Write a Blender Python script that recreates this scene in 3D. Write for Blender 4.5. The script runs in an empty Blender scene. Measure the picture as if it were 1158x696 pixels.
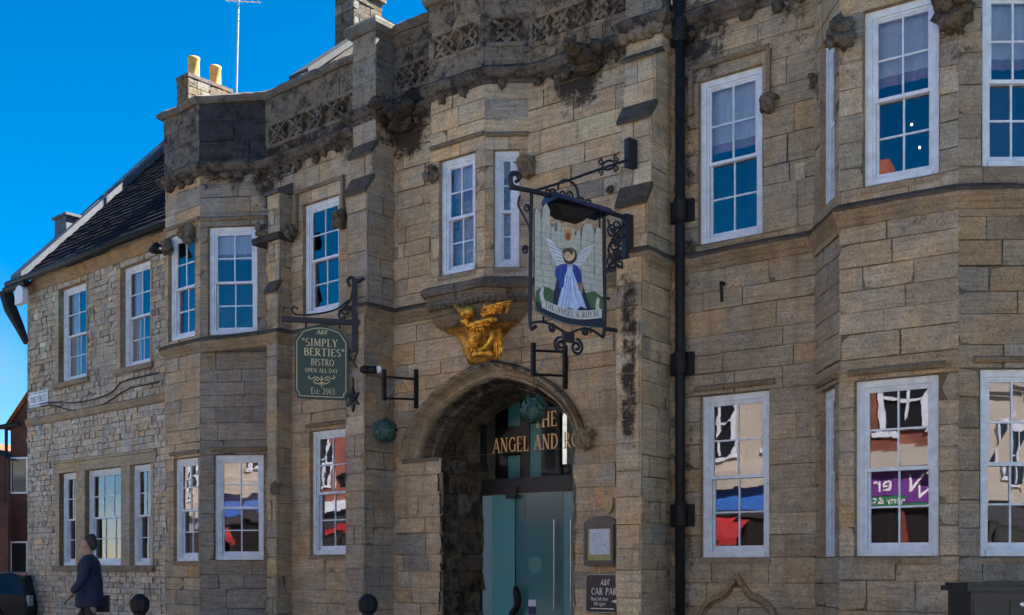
import bpy, bmesh, math, random
from mathutils import Vector, Matrix, noise
R_ = math.radians
rnd = random.Random(7)
SC = bpy.context.scene
COL = SC.collection

# ------------------------------------------------------------------ camera, sky, sun, exposure
F, CX, HY, EYE = 1242.0, 579.0, 641.0, 1.6          # photograph's focal length, centre, eye line (pixels) and eye height (m)
cam_d = bpy.data.cameras.new("camera"); cam = bpy.data.objects.new("camera", cam_d); COL.objects.link(cam)
cam.location = (0, 0, EYE); cam.rotation_euler = (R_(90), 0, 0)
cam_d.sensor_width = 36; cam_d.lens = 36*F/1158; cam_d.shift_y = (HY-348)/1158
cam_d.clip_end = 2000
SC.camera = cam
SUN_EL, SUN_AZ = 46, 74                             # azimuth clockwise from +Y: behind the inn, to the right
w = bpy.data.worlds.new("World"); SC.world = w; w.use_nodes = True
nt = w.node_tree; nt.nodes.clear()
sky = nt.nodes.new('ShaderNodeTexSky'); sky.sky_type = 'NISHITA'; sky.sun_disc = False
sky.sun_elevation = R_(SUN_EL); sky.sun_rotation = R_(SUN_AZ)
sky.air_density = 0.8; sky.dust_density = 0.05; sky.ozone_density = 2.0
hsv = nt.nodes.new('ShaderNodeHueSaturation'); hsv.inputs['Saturation'].default_value = 1.6; hsv.inputs['Hue'].default_value = 0.497; hsv.inputs['Value'].default_value = 0.80
tc = nt.nodes.new('ShaderNodeTexCoord'); cn = nt.nodes.new('ShaderNodeTexNoise')
cn.inputs['Scale'].default_value = 5.0; cn.inputs['Detail'].default_value = 7
cr = nt.nodes.new('ShaderNodeValToRGB'); cr.color_ramp.elements[0].position = .56; cr.color_ramp.elements[1].position = .72
sep = nt.nodes.new('ShaderNodeSeparateXYZ'); mr = nt.nodes.new('ShaderNodeMapRange')
mr.inputs[1].default_value = .30; mr.inputs[2].default_value = .10
mul = nt.nodes.new('ShaderNodeMath'); mul.operation = 'MULTIPLY'
mx = nt.nodes.new('ShaderNodeMixRGB'); mx.inputs[2].default_value = (1.5, 2.35, 3.3, 1)
mapn = nt.nodes.new('ShaderNodeMapping'); mapn.inputs['Scale'].default_value = (1, 1, 2.4)
bg = nt.nodes.new('ShaderNodeBackground'); bg.inputs['Strength'].default_value = 0.05
out = nt.nodes.new('ShaderNodeOutputWorld')
L = nt.links.new
L(sky.outputs[0], hsv.inputs['Color']); L(tc.outputs['Generated'], mapn.inputs[0]); L(mapn.outputs[0], cn.inputs['Vector'])
L(cn.outputs['Fac'], cr.inputs[0]); L(tc.outputs['Generated'], sep.inputs[0]); L(sep.outputs['Z'], mr.inputs[0])
cd = nt.nodes.new('ShaderNodeVectorMath'); cd.operation = 'DISTANCE'; cd.inputs[1].default_value = Vector((-.50, 1, .185)).normalized()   # one low cloud down the side street
cm = nt.nodes.new('ShaderNodeMapRange'); cm.inputs[1].default_value = .09; cm.inputs[2].default_value = .02; cm.inputs[3].default_value = 0; cm.inputs[4].default_value = 1.3
L(tc.outputs['Generated'], cd.inputs[0]); L(cd.outputs['Value'], cm.inputs[0]); cx2 = nt.nodes.new('ShaderNodeMath'); cx2.operation = 'MAXIMUM'
cq = nt.nodes.new('ShaderNodeMath'); cq.operation = 'MULTIPLY'; L(cn.outputs['Fac'], cq.inputs[0]); L(cm.outputs[0], cq.inputs[1]); L(cr.outputs[0], cx2.inputs[0]); L(cq.outputs[0], cx2.inputs[1])
L(cx2.outputs[0], mul.inputs[0]); L(mr.outputs[0], mul.inputs[1]); L(mul.outputs[0], mx.inputs[0])
L(hsv.outputs[0], mx.inputs[1]); L(mx.outputs[0], bg.inputs[0]); L(bg.outputs[0], out.inputs[0])
sd = bpy.data.lights.new("sun", 'SUN'); sd.energy = 5.0; sd.angle = R_(.5); sd.color = (1, .95, .88)
so = bpy.data.objects.new("sun", sd); COL.objects.link(so)
sdir = Vector((math.sin(R_(SUN_AZ))*math.cos(R_(SUN_EL)), math.cos(R_(SUN_AZ))*math.cos(R_(SUN_EL)), math.sin(R_(SUN_EL))))
so.rotation_euler = sdir.to_track_quat('Z', 'Y').to_euler()
so.location = sdir*60
vs = SC.view_settings; vs.view_transform = 'Standard'; vs.look = 'None'; vs.gamma = 1; vs.exposure = 2.52; vs.use_curve_mapping = False
SC.cycles.use_adaptive_sampling = False; SC.cycles.max_bounces = 6; SC.cycles.transparent_max_bounces = 12
SC.cycles.sample_clamp_indirect = 6
SC.cycles.use_denoising = True; SC.cycles.denoising_prefilter = 'ACCURATE'

# ------------------------------------------------------------------ materials
def newmat(name):
    m = bpy.data.materials.new(name); m.use_nodes = True
    t = m.node_tree; b = t.nodes['Principled BSDF']
    return m, t, b
def N(t, kind, **kw):
    n = t.nodes.new(kind)
    for k, v in kw.items():
        if k in n.inputs: n.inputs[k].default_value = v
        else: setattr(n, k, v)
    return n
def noise_col(t, base, amt, scale, vec=None, detail=6, rough=.6):
    """returns base colour socket multiplied by mottling noise"""
    n = N(t, 'ShaderNodeTexNoise', Scale=scale, Detail=detail, Roughness=rough)
    if vec: t.links.new(vec, n.inputs['Vector'])
    r = N(t, 'ShaderNodeMapRange'); r.inputs[1].default_value = .3; r.inputs[2].default_value = .7
    r.inputs[3].default_value = 1-amt; r.inputs[4].default_value = 1+amt
    t.links.new(n.outputs['Fac'], r.inputs[0])
    x = N(t, 'ShaderNodeVectorMath', operation='MULTIPLY')
    t.links.new(base, x.inputs[0]); t.links.new(r.outputs[0], x.inputs[1])
    return x.outputs[0], n
def simple(name, col, rough=.6, metal=0, mottle=.15, scale=8, bump=0, bscale=30, spec=None):
    m, t, b = newmat(name)
    c = N(t, 'ShaderNodeRGB'); c.outputs[0].default_value = (*col, 1)
    tcn = N(t, 'ShaderNodeTexCoord')
    s, n = noise_col(t, c.outputs[0], mottle, scale, tcn.outputs['Object'])
    t.links.new(s, b.inputs['Base Color'])
    b.inputs['Roughness'].default_value = rough; b.inputs['Metallic'].default_value = metal
    if spec is not None: b.inputs['Specular IOR Level'].default_value = spec
    if bump:
        bn = N(t, 'ShaderNodeTexNoise', Scale=bscale, Detail=5); t.links.new(tcn.outputs['Object'], bn.inputs['Vector'])
        bp = N(t, 'ShaderNodeBump', Strength=bump, Distance=.02); t.links.new(bn.outputs['Fac'], bp.inputs['Height'])
        t.links.new(bp.outputs[0], b.inputs['Normal'])
    return m

def stone_mat():
    m, t, b = newmat("weathered_limestone")
    lk = t.links.new
    at = N(t, 'ShaderNodeAttribute', attribute_name='Col'); gr = N(t, 'ShaderNodeAttribute', attribute_name='grime')
    tcn = N(t, 'ShaderNodeTexCoord'); P = tcn.outputs['Object']
    c, _ = noise_col(t, at.outputs['Color'], .13, 1.1, P, 5)
    c, _ = noise_col(t, c, .26, 7, P, 10, .8)
    c, _ = noise_col(t, c, .42, 45, P, 5, .8)
    # bedding of the stone: thin level bands
    mb_ = N(t, 'ShaderNodeMapping'); mb_.inputs['Scale'].default_value = (2.2, 2.2, 26); lk(P, mb_.inputs[0])
    c, bedn = noise_col(t, c, .24, 1.0, mb_.outputs[0], 6, .7)
    hn = N(t, 'ShaderNodeTexNoise', Scale=1.7, Detail=7, Roughness=.7); lk(P, hn.inputs['Vector'])
    hr = N(t, 'ShaderNodeValToRGB'); hr.color_ramp.elements[0].position = .36; hr.color_ramp.elements[1].position = .66
    hr.color_ramp.elements[0].color = (.90, .98, 1.08, 1); hr.color_ramp.elements[1].color = (1.12, .98, .80, 1)
    lk(hn.outputs['Fac'], hr.inputs[0])
    hm = N(t, 'ShaderNodeVectorMath', operation='MULTIPLY'); lk(c, hm.inputs[0]); lk(hr.outputs[0], hm.inputs[1])
    # small dark pits
    pn = N(t, 'ShaderNodeTexNoise', Scale=26, Detail=4, Roughness=.6); lk(P, pn.inputs['Vector'])
    pr = N(t, 'ShaderNodeMapRange'); pr.inputs[1].default_value = .60; pr.inputs[2].default_value = .70; pr.inputs[3].default_value = 0; pr.inputs[4].default_value = .55; lk(pn.outputs['Fac'], pr.inputs[0])
    m0 = N(t, 'ShaderNodeMixRGB'); lk(pr.outputs[0], m0.inputs[0]); lk(hm.outputs[0], m0.inputs[1]); m0.inputs[2].default_value = (.07, .06, .048, 1)
    # runs and lichen: vertical streaks
    mp = N(t, 'ShaderNodeMapping'); mp.inputs['Scale'].default_value = (5.0, 5.0, .45); lk(P, mp.inputs[0])
    sn = N(t, 'ShaderNodeTexNoise', Scale=1.0, Detail=9, Roughness=.72); lk(mp.outputs[0], sn.inputs['Vector'])
    sr = N(t, 'ShaderNodeMapRange'); sr.inputs[1].default_value = .52; sr.inputs[2].default_value = .74; sr.inputs[3].default_value = 0; sr.inputs[4].default_value = .42
    lk(sn.outputs['Fac'], sr.inputs[0])
    m1 = N(t, 'ShaderNodeMixRGB'); lk(sr.outputs[0], m1.inputs[0]); lk(m0.outputs[0], m1.inputs[1]); m1.inputs[2].default_value = (.105, .086, .068, 1)
    # black crust where 'grime' is high, broken up by noise
    gn = N(t, 'ShaderNodeTexNoise', Scale=5.5, Detail=10, Roughness=.78); lk(P, gn.inputs['Vector'])
    ga = N(t, 'ShaderNodeMath', operation='MULTIPLY_ADD'); lk(gn.outputs['Fac'], ga.inputs[0]); ga.inputs[1].default_value = 1.7; ga.inputs[2].default_value = -.35
    ad = N(t, 'ShaderNodeMath', operation='ADD'); lk(ga.outputs[0], ad.inputs[0]); lk(gr.outputs['Fac'], ad.inputs[1])
    g2 = N(t, 'ShaderNodeMapRange'); g2.inputs[1].default_value = .76; g2.inputs[2].default_value = 1.0; lk(ad.outputs[0], g2.inputs[0])
    g3 = N(t, 'ShaderNodeMath', operation='MULTIPLY'); lk(g2.outputs[0], g3.inputs[0]); g3.inputs[1].default_value = .93
    m2 = N(t, 'ShaderNodeMixRGB'); lk(g3.outputs[0], m2.inputs[0]); lk(m1.outputs[0], m2.inputs[1]); m2.inputs[2].default_value = (.022, .020, .020, 1)
    lk(m2.outputs[0], b.inputs['Base Color']); b.inputs['Roughness'].default_value = .95
    b.inputs['Specular IOR Level'].default_value = .12
    bn = N(t, 'ShaderNodeTexNoise', Scale=13, Detail=12, Roughness=.78); lk(P, bn.inputs['Vector'])
    hs = N(t, 'ShaderNodeMath', operation='MULTIPLY_ADD'); lk(bedn.outputs['Fac'], hs.inputs[0]); hs.inputs[1].default_value = .6; lk(bn.outputs['Fac'], hs.inputs[2])
    bp = N(t, 'ShaderNodeBump', Strength=1.0, Distance=.035); lk(hs.outputs[0], bp.inputs['Height'])
    lk(bp.outputs[0], b.inputs['Normal'])
    return m
def brick_mat(name, c1, c2, mortar, bw=.225, bh=.075):
    m, t, b = newmat(name)
    at = N(t, 'ShaderNodeAttribute', attribute_name='uvm')
    br = N(t, 'ShaderNodeTexBrick'); br.inputs['Scale'].default_value = 1
    br.inputs['Color1'].default_value = (*c1, 1); br.inputs['Color2'].default_value = (*c2, 1); br.inputs['Mortar'].default_value = (*mortar, 1)
    br.inputs['Brick Width'].default_value = bw; br.inputs['Row Height'].default_value = bh; br.inputs['Mortar Size'].default_value = .008
    t.links.new(at.outputs['Vector'], br.inputs['Vector'])
    tcn = N(t, 'ShaderNodeTexCoord'); s, n = noise_col(t, br.outputs[0], .35, 1.5, tcn.outputs['Object'])
    t.links.new(s, b.inputs['Base Color']); b.inputs['Roughness'].default_value = .9
    bp = N(t, 'ShaderNodeBump', Strength=.4, Distance=.01); t.links.new(br.outputs['Fac'], bp.inputs['Height']); bp.invert = True
    t.links.new(bp.outputs[0], b.inputs['Normal'])
    return m
def slate_mat(name, c1, c2, bw=.3, bh=.2):
    m = brick_mat(name, c1, c2, tuple(.25*x for x in c1), bw, bh)
    m.node_tree.nodes['Principled BSDF'].inputs['Roughness'].default_value = .85
    m.node_tree.nodes['Principled BSDF'].inputs['Specular IOR Level'].default_value = .15
    return m
def glass_mat(name, refl=.22, tint=(.92, .95, .96), wob=.05, wscale=1.6):
    m, t, b = newmat(name); t.nodes.remove(b)
    lk = t.links.new
    o = [n for n in t.nodes if n.type == 'OUTPUT_MATERIAL'][0]
    tr = N(t, 'ShaderNodeBsdfTransparent'); tr.inputs[0].default_value = (*tint, 1)
    gl = N(t, 'ShaderNodeBsdfGlossy'); gl.inputs['Roughness'].default_value = .01; gl.inputs[0].default_value = (1, .90, .97, 1)
    tcn = N(t, 'ShaderNodeTexCoord'); nn = N(t, 'ShaderNodeTexNoise', Scale=wscale, Detail=2); lk(tcn.outputs['Object'], nn.inputs['Vector'])
    bp = N(t, 'ShaderNodeBump', Strength=wob, Distance=.25); lk(nn.outputs['Fac'], bp.inputs['Height']); lk(bp.outputs[0], gl.inputs['Normal'])
    fr = N(t, 'ShaderNodeFresnel'); fr.inputs[0].default_value = 1.5
    mr = N(t, 'ShaderNodeMapRange'); mr.inputs[1].default_value = .04; mr.inputs[2].default_value = 1; mr.inputs[3].default_value = refl; mr.inputs[4].default_value = min(1, refl*12)
    lk(fr.outputs[0], mr.inputs[0])
    mxs = N(t, 'ShaderNodeMixShader'); lk(mr.outputs[0], mxs.inputs[0]); lk(tr.outputs[0], mxs.inputs[1]); lk(gl.outputs[0], mxs.inputs[2])
    lk(mxs.outputs[0], o.inputs[0])
    return m
def emit_mat(name, col, s):
    m, t, b = newmat(name); b.inputs['Emission Color'].default_value = (*col, 1); b.inputs['Emission Strength'].default_value = s
    b.inputs['Base Color'].default_value = (*col, 1); return m

STONE = stone_mat()
WHITE = simple("white_painted_timber", (.60, .67, .74), .5, mottle=.16, scale=9, bump=.25, bscale=50)
GLASS = glass_mat("old_window_glass", .15, wob=.0022, wscale=2.6)
CLEAR = glass_mat("clear_glass", .002, wob=.0)
IRON = simple("black_iron", (.010, .010, .011), .6, mottle=.3, scale=20, bump=.3, bscale=60, spec=.3)
NAVY = simple("navy_black_iron", (.008, .008, .014), .55, mottle=.3, scale=20, bump=.15)
LEADM = simple("lead_sheet", (.050, .058, .074), .6, mottle=.3, scale=4, bump=.15, bscale=12)
SLATE = slate_mat("blue_slate", (.006, .006, .013), (.013, .012, .022))
DKLEAD = simple("weathered_lead", (.018, .019, .022), .8, mottle=.35, scale=5, bump=.2)
BLIND = simple("pale_blind", (.46, .47, .50), .9, mottle=.1, scale=6)
PINKM = simple("pink_trim", (.26, .17, .21), .9)
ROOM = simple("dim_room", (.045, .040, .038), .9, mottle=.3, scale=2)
BROWNBLIND = simple("brown_slats", (.30, .20, .12), .7)
GOLD = simple("gilding", (.80, .41, .055), .48, metal=.75, mottle=.75, scale=14, bump=.6, bscale=30)
DKTIMBER = simple("black_timber", (.012, .010, .010), .5, mottle=.4, scale=12, bump=.3)
ASPHALT = simple("asphalt", (.09, .085, .08), .9, mottle=.3, scale=12, bump=.3, bscale=80)
PAVING = brick_mat("paving_slabs", (.40, .36, .30), (.32, .29, .25), (.08, .075, .07), .6, .45)
KERB = simple("granite_kerb", (.24, .24, .24), .8, mottle=.3, scale=30)

# ------------------------------------------------------------------ mesh builder and object helpers
class MB:
    def __init__(s, col=(.3, .3, .3)): s.v = []; s.f = []; s.c = []; s.g = []; s.uv = []; s.col = col; s.gr = 0.0
    def add(s, p, col=None, g=None, uv=None):
        s.v.append(tuple(p)); s.c.append(col or s.col); s.g.append(s.gr if g is None else g); s.uv.append(uv or (0, 0)); return len(s.v)-1
    def poly(s, pts, col=None, g=None, uvs=None):
        s.f.append([s.add(p, col, g, uvs[i] if uvs else None) for i, p in enumerate(pts)])
    def box(s, c, ax, ay, az, hx, hy, hz, **k):
        """box with centre c, unit axes and half sizes"""
        c, ax, ay, az = Vector(c), Vector(ax)*hx, Vector(ay)*hy, Vector(az)*hz
        p = [c+ax*i+ay*j+az*l for l in (-1, 1) for j in (-1, 1) for i in (-1, 1)]
        for q in ((0, 2, 3, 1), (4, 5, 7, 6), (0, 1, 5, 4), (2, 6, 7, 3), (0, 4, 6, 2), (1, 3, 7, 5)):
            s.poly([p[i] for i in q], **k)
    def tube(s, pts, r, n=8, **k):
        pts = [Vector(p) for p in pts]; rings = []
        up = None
        for i, p in enumerate(pts):
            d = (pts[min(i+1, len(pts)-1)]-pts[max(i-1, 0)]).normalized()
            if up is None:
                up = Vector((0, 0, 1)) if abs(d.z) < .9 else Vector((1, 0, 0))
            a = d.cross(up)
            if a.length < 1e-4: a = d.cross(Vector((0, 1, .3)))
            a.normalize(); b = a.cross(d).normalized(); up = b
            rr = r[i] if isinstance(r, (list, tuple)) else r
            rings.append([s.add(p+a*math.cos(2*math.pi*j/n)*rr+b*math.sin(2*math.pi*j/n)*rr, **k) for j in range(n)])
        for A, B in zip(rings, rings[1:]):
            for j in range(n): s.f.append([A[j], A[(j+1) % n], B[(j+1) % n], B[j]])
        s.f.append(rings[0][::-1]); s.f.append(rings[-1])
    def lathe(s, c, prof, n=16, **k):
        c = Vector(c); rings = [[s.add(c+Vector((r*math.cos(2*math.pi*j/n), r*math.sin(2*math.pi*j/n), z)), **k) for j in range(n)] for r, z in prof]
        for A, B in zip(rings, rings[1:]):
            for j in range(n): s.f.append([A[j], A[(j+1) % n], B[(j+1) % n], B[j]])
        s.f.append(rings[0][::-1]); s.f.append(rings[-1])
    def ball(s, c, ax, ay, az, r, sub=2, fn=None, **k):
        bm = bmesh.new(); bmesh.ops.create_icosphere(bm, subdivisions=sub, radius=1)
        base = len(s.v); c = Vector(c)
        for v in bm.verts:
            q = v.co.copy()
            if fn: q = fn(q)
            s.add(c+Vector(ax)*q.x*r[0]+Vector(ay)*q.y*r[1]+Vector(az)*q.z*r[2], **k)
        for f in bm.faces: s.f.append([base+v.index for v in f.verts])
        bm.free()
    def build(s, name, mat, parent=None, smooth=False):
        me = bpy.data.meshes.new(name); me.from_pydata(s.v, [], s.f)
        ca = me.attributes.new('Col', 'FLOAT_COLOR', 'POINT'); ca.data.foreach_set('color', [x for c in s.c for x in (*c, 1)])
        ga = me.attributes.new('grime', 'FLOAT', 'POINT'); ga.data.foreach_set('value', s.g)
        ua = me.attributes.new('uvm', 'FLOAT_VECTOR', 'POINT'); ua.data.foreach_set('vector', [x for c in s.uv for x in (c[0], c[1], 0)])
        me.materials.append(mat)
        if smooth: me.polygons.foreach_set('use_smooth', [True]*len(me.polygons))
        me.update()
        o = bpy.data.objects.new(name, me); COL.objects.link(o)
        if parent: adopt(o, parent)
        return o
def world_of(o):
    m = Matrix.LocRotScale(o.location, o.rotation_euler, o.scale)
    return m if not o.parent else world_of(o.parent) @ o.matrix_parent_inverse @ m
def adopt(o, p):
    o.parent = p; o.matrix_parent_inverse = world_of(p).inverted()
def tag(o, label, cat, group=None, kind=None):
    if label: o['label'] = label
    if cat: o['category'] = cat
    if group: o['group'] = group
    if kind: o['kind'] = kind
    return o
def thing(name, loc, label, cat, group=None):
    o = bpy.data.objects.new(name, None); COL.objects.link(o); o.location = loc; o.empty_display_size = .3
    return tag(o, label, cat, group)
def structure(o): o['kind'] = 'structure'; return o
def copy_tree(o, loc):
    c = o.copy(); COL.objects.link(c); c.location = loc
    for ch in list(o.children):
        d = ch.copy(); COL.objects.link(d); d.parent = c; d.matrix_parent_inverse = ch.matrix_parent_inverse.copy()
        for g in ch.children:
            e = g.copy(); COL.objects.link(e); e.parent = d; e.matrix_parent_inverse = g.matrix_parent_inverse.copy()
    return c
Z = Vector((0, 0, 1))

# ------------------------------------------------------------------ plan of the building (metres; measured from the photograph)
class Fr:
    """an upright face: origin, direction to the right along it, outward normal"""
    def __init__(s, L, Rr=None, phi=None, d=0):
        L = Vector((L[0], L[1]))
        if Rr is not None:
            Rr = Vector((Rr[0], Rr[1])); s.len = (Rr-L).length; s.r = (Rr-L).normalized()
        else:
            s.r = Vector((math.cos(R_(phi)), -math.sin(R_(phi)))); s.len = 1
        s.n = Vector((s.r.y, -s.r.x)); s.O = L+s.n*d
        s.r3 = Vector((s.r.x, s.r.y, 0)); s.n3 = Vector((s.n.x, s.n.y, 0))
    def P(s, u, z, d=0):
        q = s.O+s.r*u+s.n*d; return Vector((q.x, q.y, z))
    def off(s, d, u=0):
        f = Fr.__new__(Fr); f.r, f.n, f.r3, f.n3, f.len = s.r, s.n, s.r3, s.n3, s.len-u; f.O = s.O+s.n*d+s.r*u; return f
    def u(s, px, d=0):
        t = (px-CX)/F; O = s.O+s.n*d
        return (t*O.y-O.x)/(s.r.x-t*s.r.y)
    def z(s, px, py, d=0):
        return EYE+(HY-py)/F*s.P(s.u(px, d), 0, d).y
    def back(s): # the face turning the right-hand corner towards the inside
        f = Fr.__new__(Fr); f.r = -s.n; f.n = s.r.copy(); f.O = s.O+s.r*s.len; f.len = 1
        f.r3 = Vector((f.r.x, f.r.y, 0)); f.n3 = Vector((f.n.x, f.n.y, 0)); return f
def go(P, px, phi):
    d = (-math.cos(R_(phi)), math.sin(R_(phi))); t = (px-CX)/F
    s = (t*P[1]-P[0])/(d[0]-t*d[1]); return (P[0]+s*d[0], P[1]+s*d[1])
R0 = ((765-CX)/F*14, 14.0)
a_ = go(R0, 921, 36); b_ = go(a_, 949, 88); c_ = go(b_, 1084, 33.5); d_ = go(c_, 1208, 1)
g_ = go(R0, 446, 36.5); m_ = go(g_, 302, 40); n_ = go(m_, 226, 6); o_ = go(n_, 187, 41)
h_ = go(R0, 598, 36.5); i_ = go(h_, 548, 3); j_ = go(i_, 487, 37)
w0_ = go(m_, 205, 41); w1_ = go(go(m_, 187, 41), 31, 41.5)
e_ = (d_[0]+.5, d_[1]-.35); e2_ = (e_[0]+5*math.cos(R_(33.5)), e_[1]-5*math.sin(R_(33.5)))
MID, GATE, RIGHT = Fr(m_, g_), Fr(g_, R0), Fr(R0, a_)
BLF, BLC = Fr(o_, n_), Fr(n_, m_)
BRL, BRF, BRC = Fr(a_, b_), Fr(b_, c_), Fr(c_, d_)
WING = Fr(w1_, w0_); ORF, ORC = Fr(j_, i_), Fr(i_, h_)
olb = (o_[0]+.45, o_[1]+.75); BLL = Fr(olb, o_)
jl = Vector(j_); jlb = jl+Vector((math.sin(R_(36.5)), math.cos(R_(36.5))))*.62-Vector((math.cos(R_(36.5)), -math.sin(R_(36.5))))*.1; ORL = Fr(jlb, j_)
GZ = .2                                            # pavement level

# ------------------------------------------------------------------ stains on the stone: (world point, half width, half height, strength)
STAINS = []
def stain(fr, px, py, hw, hh, s, d=0): STAINS.append((fr.P(fr.u(px, d), fr.z(px, py, d), d), hw, hh, s))
def grime_at(p, z):
    g = 0
    for q, hw, hh, s in STAINS:
        dz = abs(z-q.z)/hh
        if dz < 1:
            dx = math.hypot(p.x-q.x, p.y-q.y)/hw
            if dx < 1: g += s*(1-dx*dx)*(1-dz*dz)
    if 7.7 < z < 8.5: g += .20*(z-7.7)/.8
    if z > 8.45: g += .22
    if 5.05 < z < 5.4: g += .10
    return min(g, .75)

# ------------------------------------------------------------------ coursed stone walls, block by block
def block_wall(mb, fr, u0, u1, z0, z1, holes=(), arch=None, rows=(.21, .34), lens=(.42, 1.05), joint=.014, tint=(.40, .295, .185),
               var=.10, seed=1, cuts=(), rough=.007, greys=.09, grain=.15, gadd=0.0):
    rn = random.Random(seed)
    zs = {z0, z1}
    for h in holes: zs |= {min(max(h[2], z0), z1), min(max(h[3], z0), z1)}
    for c in cuts: zs.add(c)
    zs = sorted(zs); levels = []
    for za, zb in zip(zs, zs[1:]):
        if zb-za < 1e-3: continue
        n = max(1, round((zb-za)/(sum(rows)/2))); ws = [rn.uniform(*rows) for _ in range(n)]; S = sum(ws); z = za
        for x in ws: levels.append((z, z+x*(zb-za)/S)); z += x*(zb-za)/S
    for za, zb in levels:
        zm = (za+zb)/2; iv = [(u0, u1, None, None)]
        hs = [(h[0], h[1], None, None) for h in holes if h[2]-1e-4 <= zm <= h[3]+1e-4]
        if arch and zm < arch['zmax'] and zm > arch['zmin']:
            hs.append((arch['L'](za), arch['R'](za), arch['L'], arch['R']))
        for ha, hb, fl, fR in sorted(hs, key=lambda q: q[0]):
            ni = []
            for ia, ib, f0, f1 in iv:
                if hb <= ia or ha >= ib: ni.append((ia, ib, f0, f1)); continue
                if ha > ia+.02: ni.append((ia, ha, f0, fl))
                if hb < ib-.02: ni.append((hb, ib, fR, f1))
            iv = ni
        for ia, ib, f0, f1 in iv:
            w = ib-ia; us = [ia]; x = ia+rn.uniform(.3, 1)*rn.uniform(*lens)
            mn = lens[0]*.55
            while x < ib-mn: us.append(x); x += rn.uniform(*lens)*(1 if rn.random() < .85 else 1.25)
            if len(us) > 1 and us[1]-us[0] < mn: us.pop(1)
            us.append(ib)
            for k in range(len(us)-1):
                ua, ub = us[k], us[k+1]
                fa = f0 if k == 0 else None; fb = f1 if k == len(us)-2 else None
                v = 1+rn.gauss(0, var*.6); hsh = rn.gauss(0, .035)
                c = Vector(tint)*max(.55, min(1.35, v))
                q = rn.random()
                if q < greys: c = c.lerp(Vector((.235, .23, .215)), rn.uniform(.3, .75))
                elif q < greys+.07: c = Vector((c.x*1.10, c.y*.98, c.z*.80))
                elif q < greys+.11: c = Vector((c.x*1.25, c.y*1.27, c.z*1.3))
                c = (min(.62, c.x*(1+hsh*.6)), c.y, c.z*(1-hsh*.6))
                off = rn.gauss(0, rough*.7); tl = (rn.gauss(0, rough*.5), rn.gauss(0, rough*.5))
                jl = joint/2*rn.choice((.35, .7, 1, 1.1, 1.5))
                eL = 0 if abs(ua-u0) < 1e-4 else jl; eR = 0 if abs(ub-u1) < 1e-4 else jl
                nx = max(2, int(math.ceil((ub-ua)/grain))); nz = max(2, int(math.ceil((zb-za)/grain)))
                wob = rn.uniform(-.006, .006)*min(1, (zb-za)/.2)
                grid = []; chip = {(p_, q_): rn.random() < .06 for p_ in (0, nx) for q_ in (0, nz)}
                for b in range(nz+1):
                    row = []
                    for a in range(nx+1):
                        s, t = a/nx, b/nz
                        zz = za+t*(zb-za)
                        l_ = fa(zz) if fa else ua; r_ = fb(zz) if fb else ub
                        uu = (l_+eL)*(1-s)+(r_-eR)*s
                        z2 = za+jl+(zb-za-2*jl)*t + (wob*(s-.5) if 0 < b < nz or True else 0)
                        d = off+tl[0]*(s-.5)*2+tl[1]*(t-.5)*2
                        P0 = fr.P(uu, z2, 0)
                        d += noise.noise(P0*3.1)*rough*1.1+noise.noise(P0*11)*rough*.6
                        if (a in (0, nx) and not ((a == 0 and eL == 0) or (a == nx and eR == 0))) or b in (0, nz): d -= .005+.006*abs(noise.noise(P0*7))
                        if chip.get((a, b)): uu += (.028 if a == 0 else -.028); z2 += (.022 if b == 0 else -.022); d -= .012
                        row.append(mb.add(fr.P(uu, z2, d), c, grime_at(P0, z2)+gadd))
                    grid.append(row)
                for b in range(nz):
                    for a in range(nx): mb.f.append([grid[b][a], grid[b][a+1], grid[b+1][a+1], grid[b+1][a]])
                # sides of the block down into the joint
                ring = grid[0]+[r[-1] for r in grid[1:]]+grid[-1][-2::-1]+[r[0] for r in grid[-2:0:-1]]
                mq = rn.choice((.38, .48, .6, .85)); mc = (tint[0]*mq, tint[1]*mq, tint[2]*mq)
                low = []
                for q in ring:
                    v_ = Vector(mb.v[q]); low.append(mb.add(v_-fr.n3*.03, mc, mb.g[q]))
                for x in range(len(ring)):
                    y = (x+1) % len(ring); mb.f.append([ring[y], ring[x], low[x], low[y]])
                bl = [(fa or (lambda z: ua))(za), (fb or (lambda z: ub))(za), (fb or (lambda z: ub))(zb), (fa or (lambda z: ua))(zb)]
                mb.poly([fr.P(bl[0], za, -.022), fr.P(bl[1], za, -.022), fr.P(bl[2], zb, -.022), fr.P(bl[3], zb, -.022)], mc, gadd)
def reveal(mb, fr, h, depth=.3, tint=(.38, .285, .18)):
    u0, u1, z0, z1 = h
    for q in ([(u0, z0), (u0, z1)], [(u1, z1), (u1, z0)], [(u0, z1), (u1, z1)], [(u1, z0), (u0, z0)]):
        n = max(1, int(abs(q[1][1]-q[0][1]+q[1][0]-q[0][0])/.3)); k = rnd.uniform(.8, 1.05)
        for i in range(n):
            A = [q[0][x]+(q[1][x]-q[0][x])*i/n for x in (0, 1)]; B = [q[0][x]+(q[1][x]-q[0][x])*(i+1)/n for x in (0, 1)]
            k = rnd.uniform(.8, 1.05); c = tuple(k*x for x in tint)
            mb.poly([fr.P(A[0], A[1], -.004), fr.P(B[0], B[1], -.004), fr.P(B[0], B[1], -depth), fr.P(A[0], A[1], -depth)], c, .1)

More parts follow.
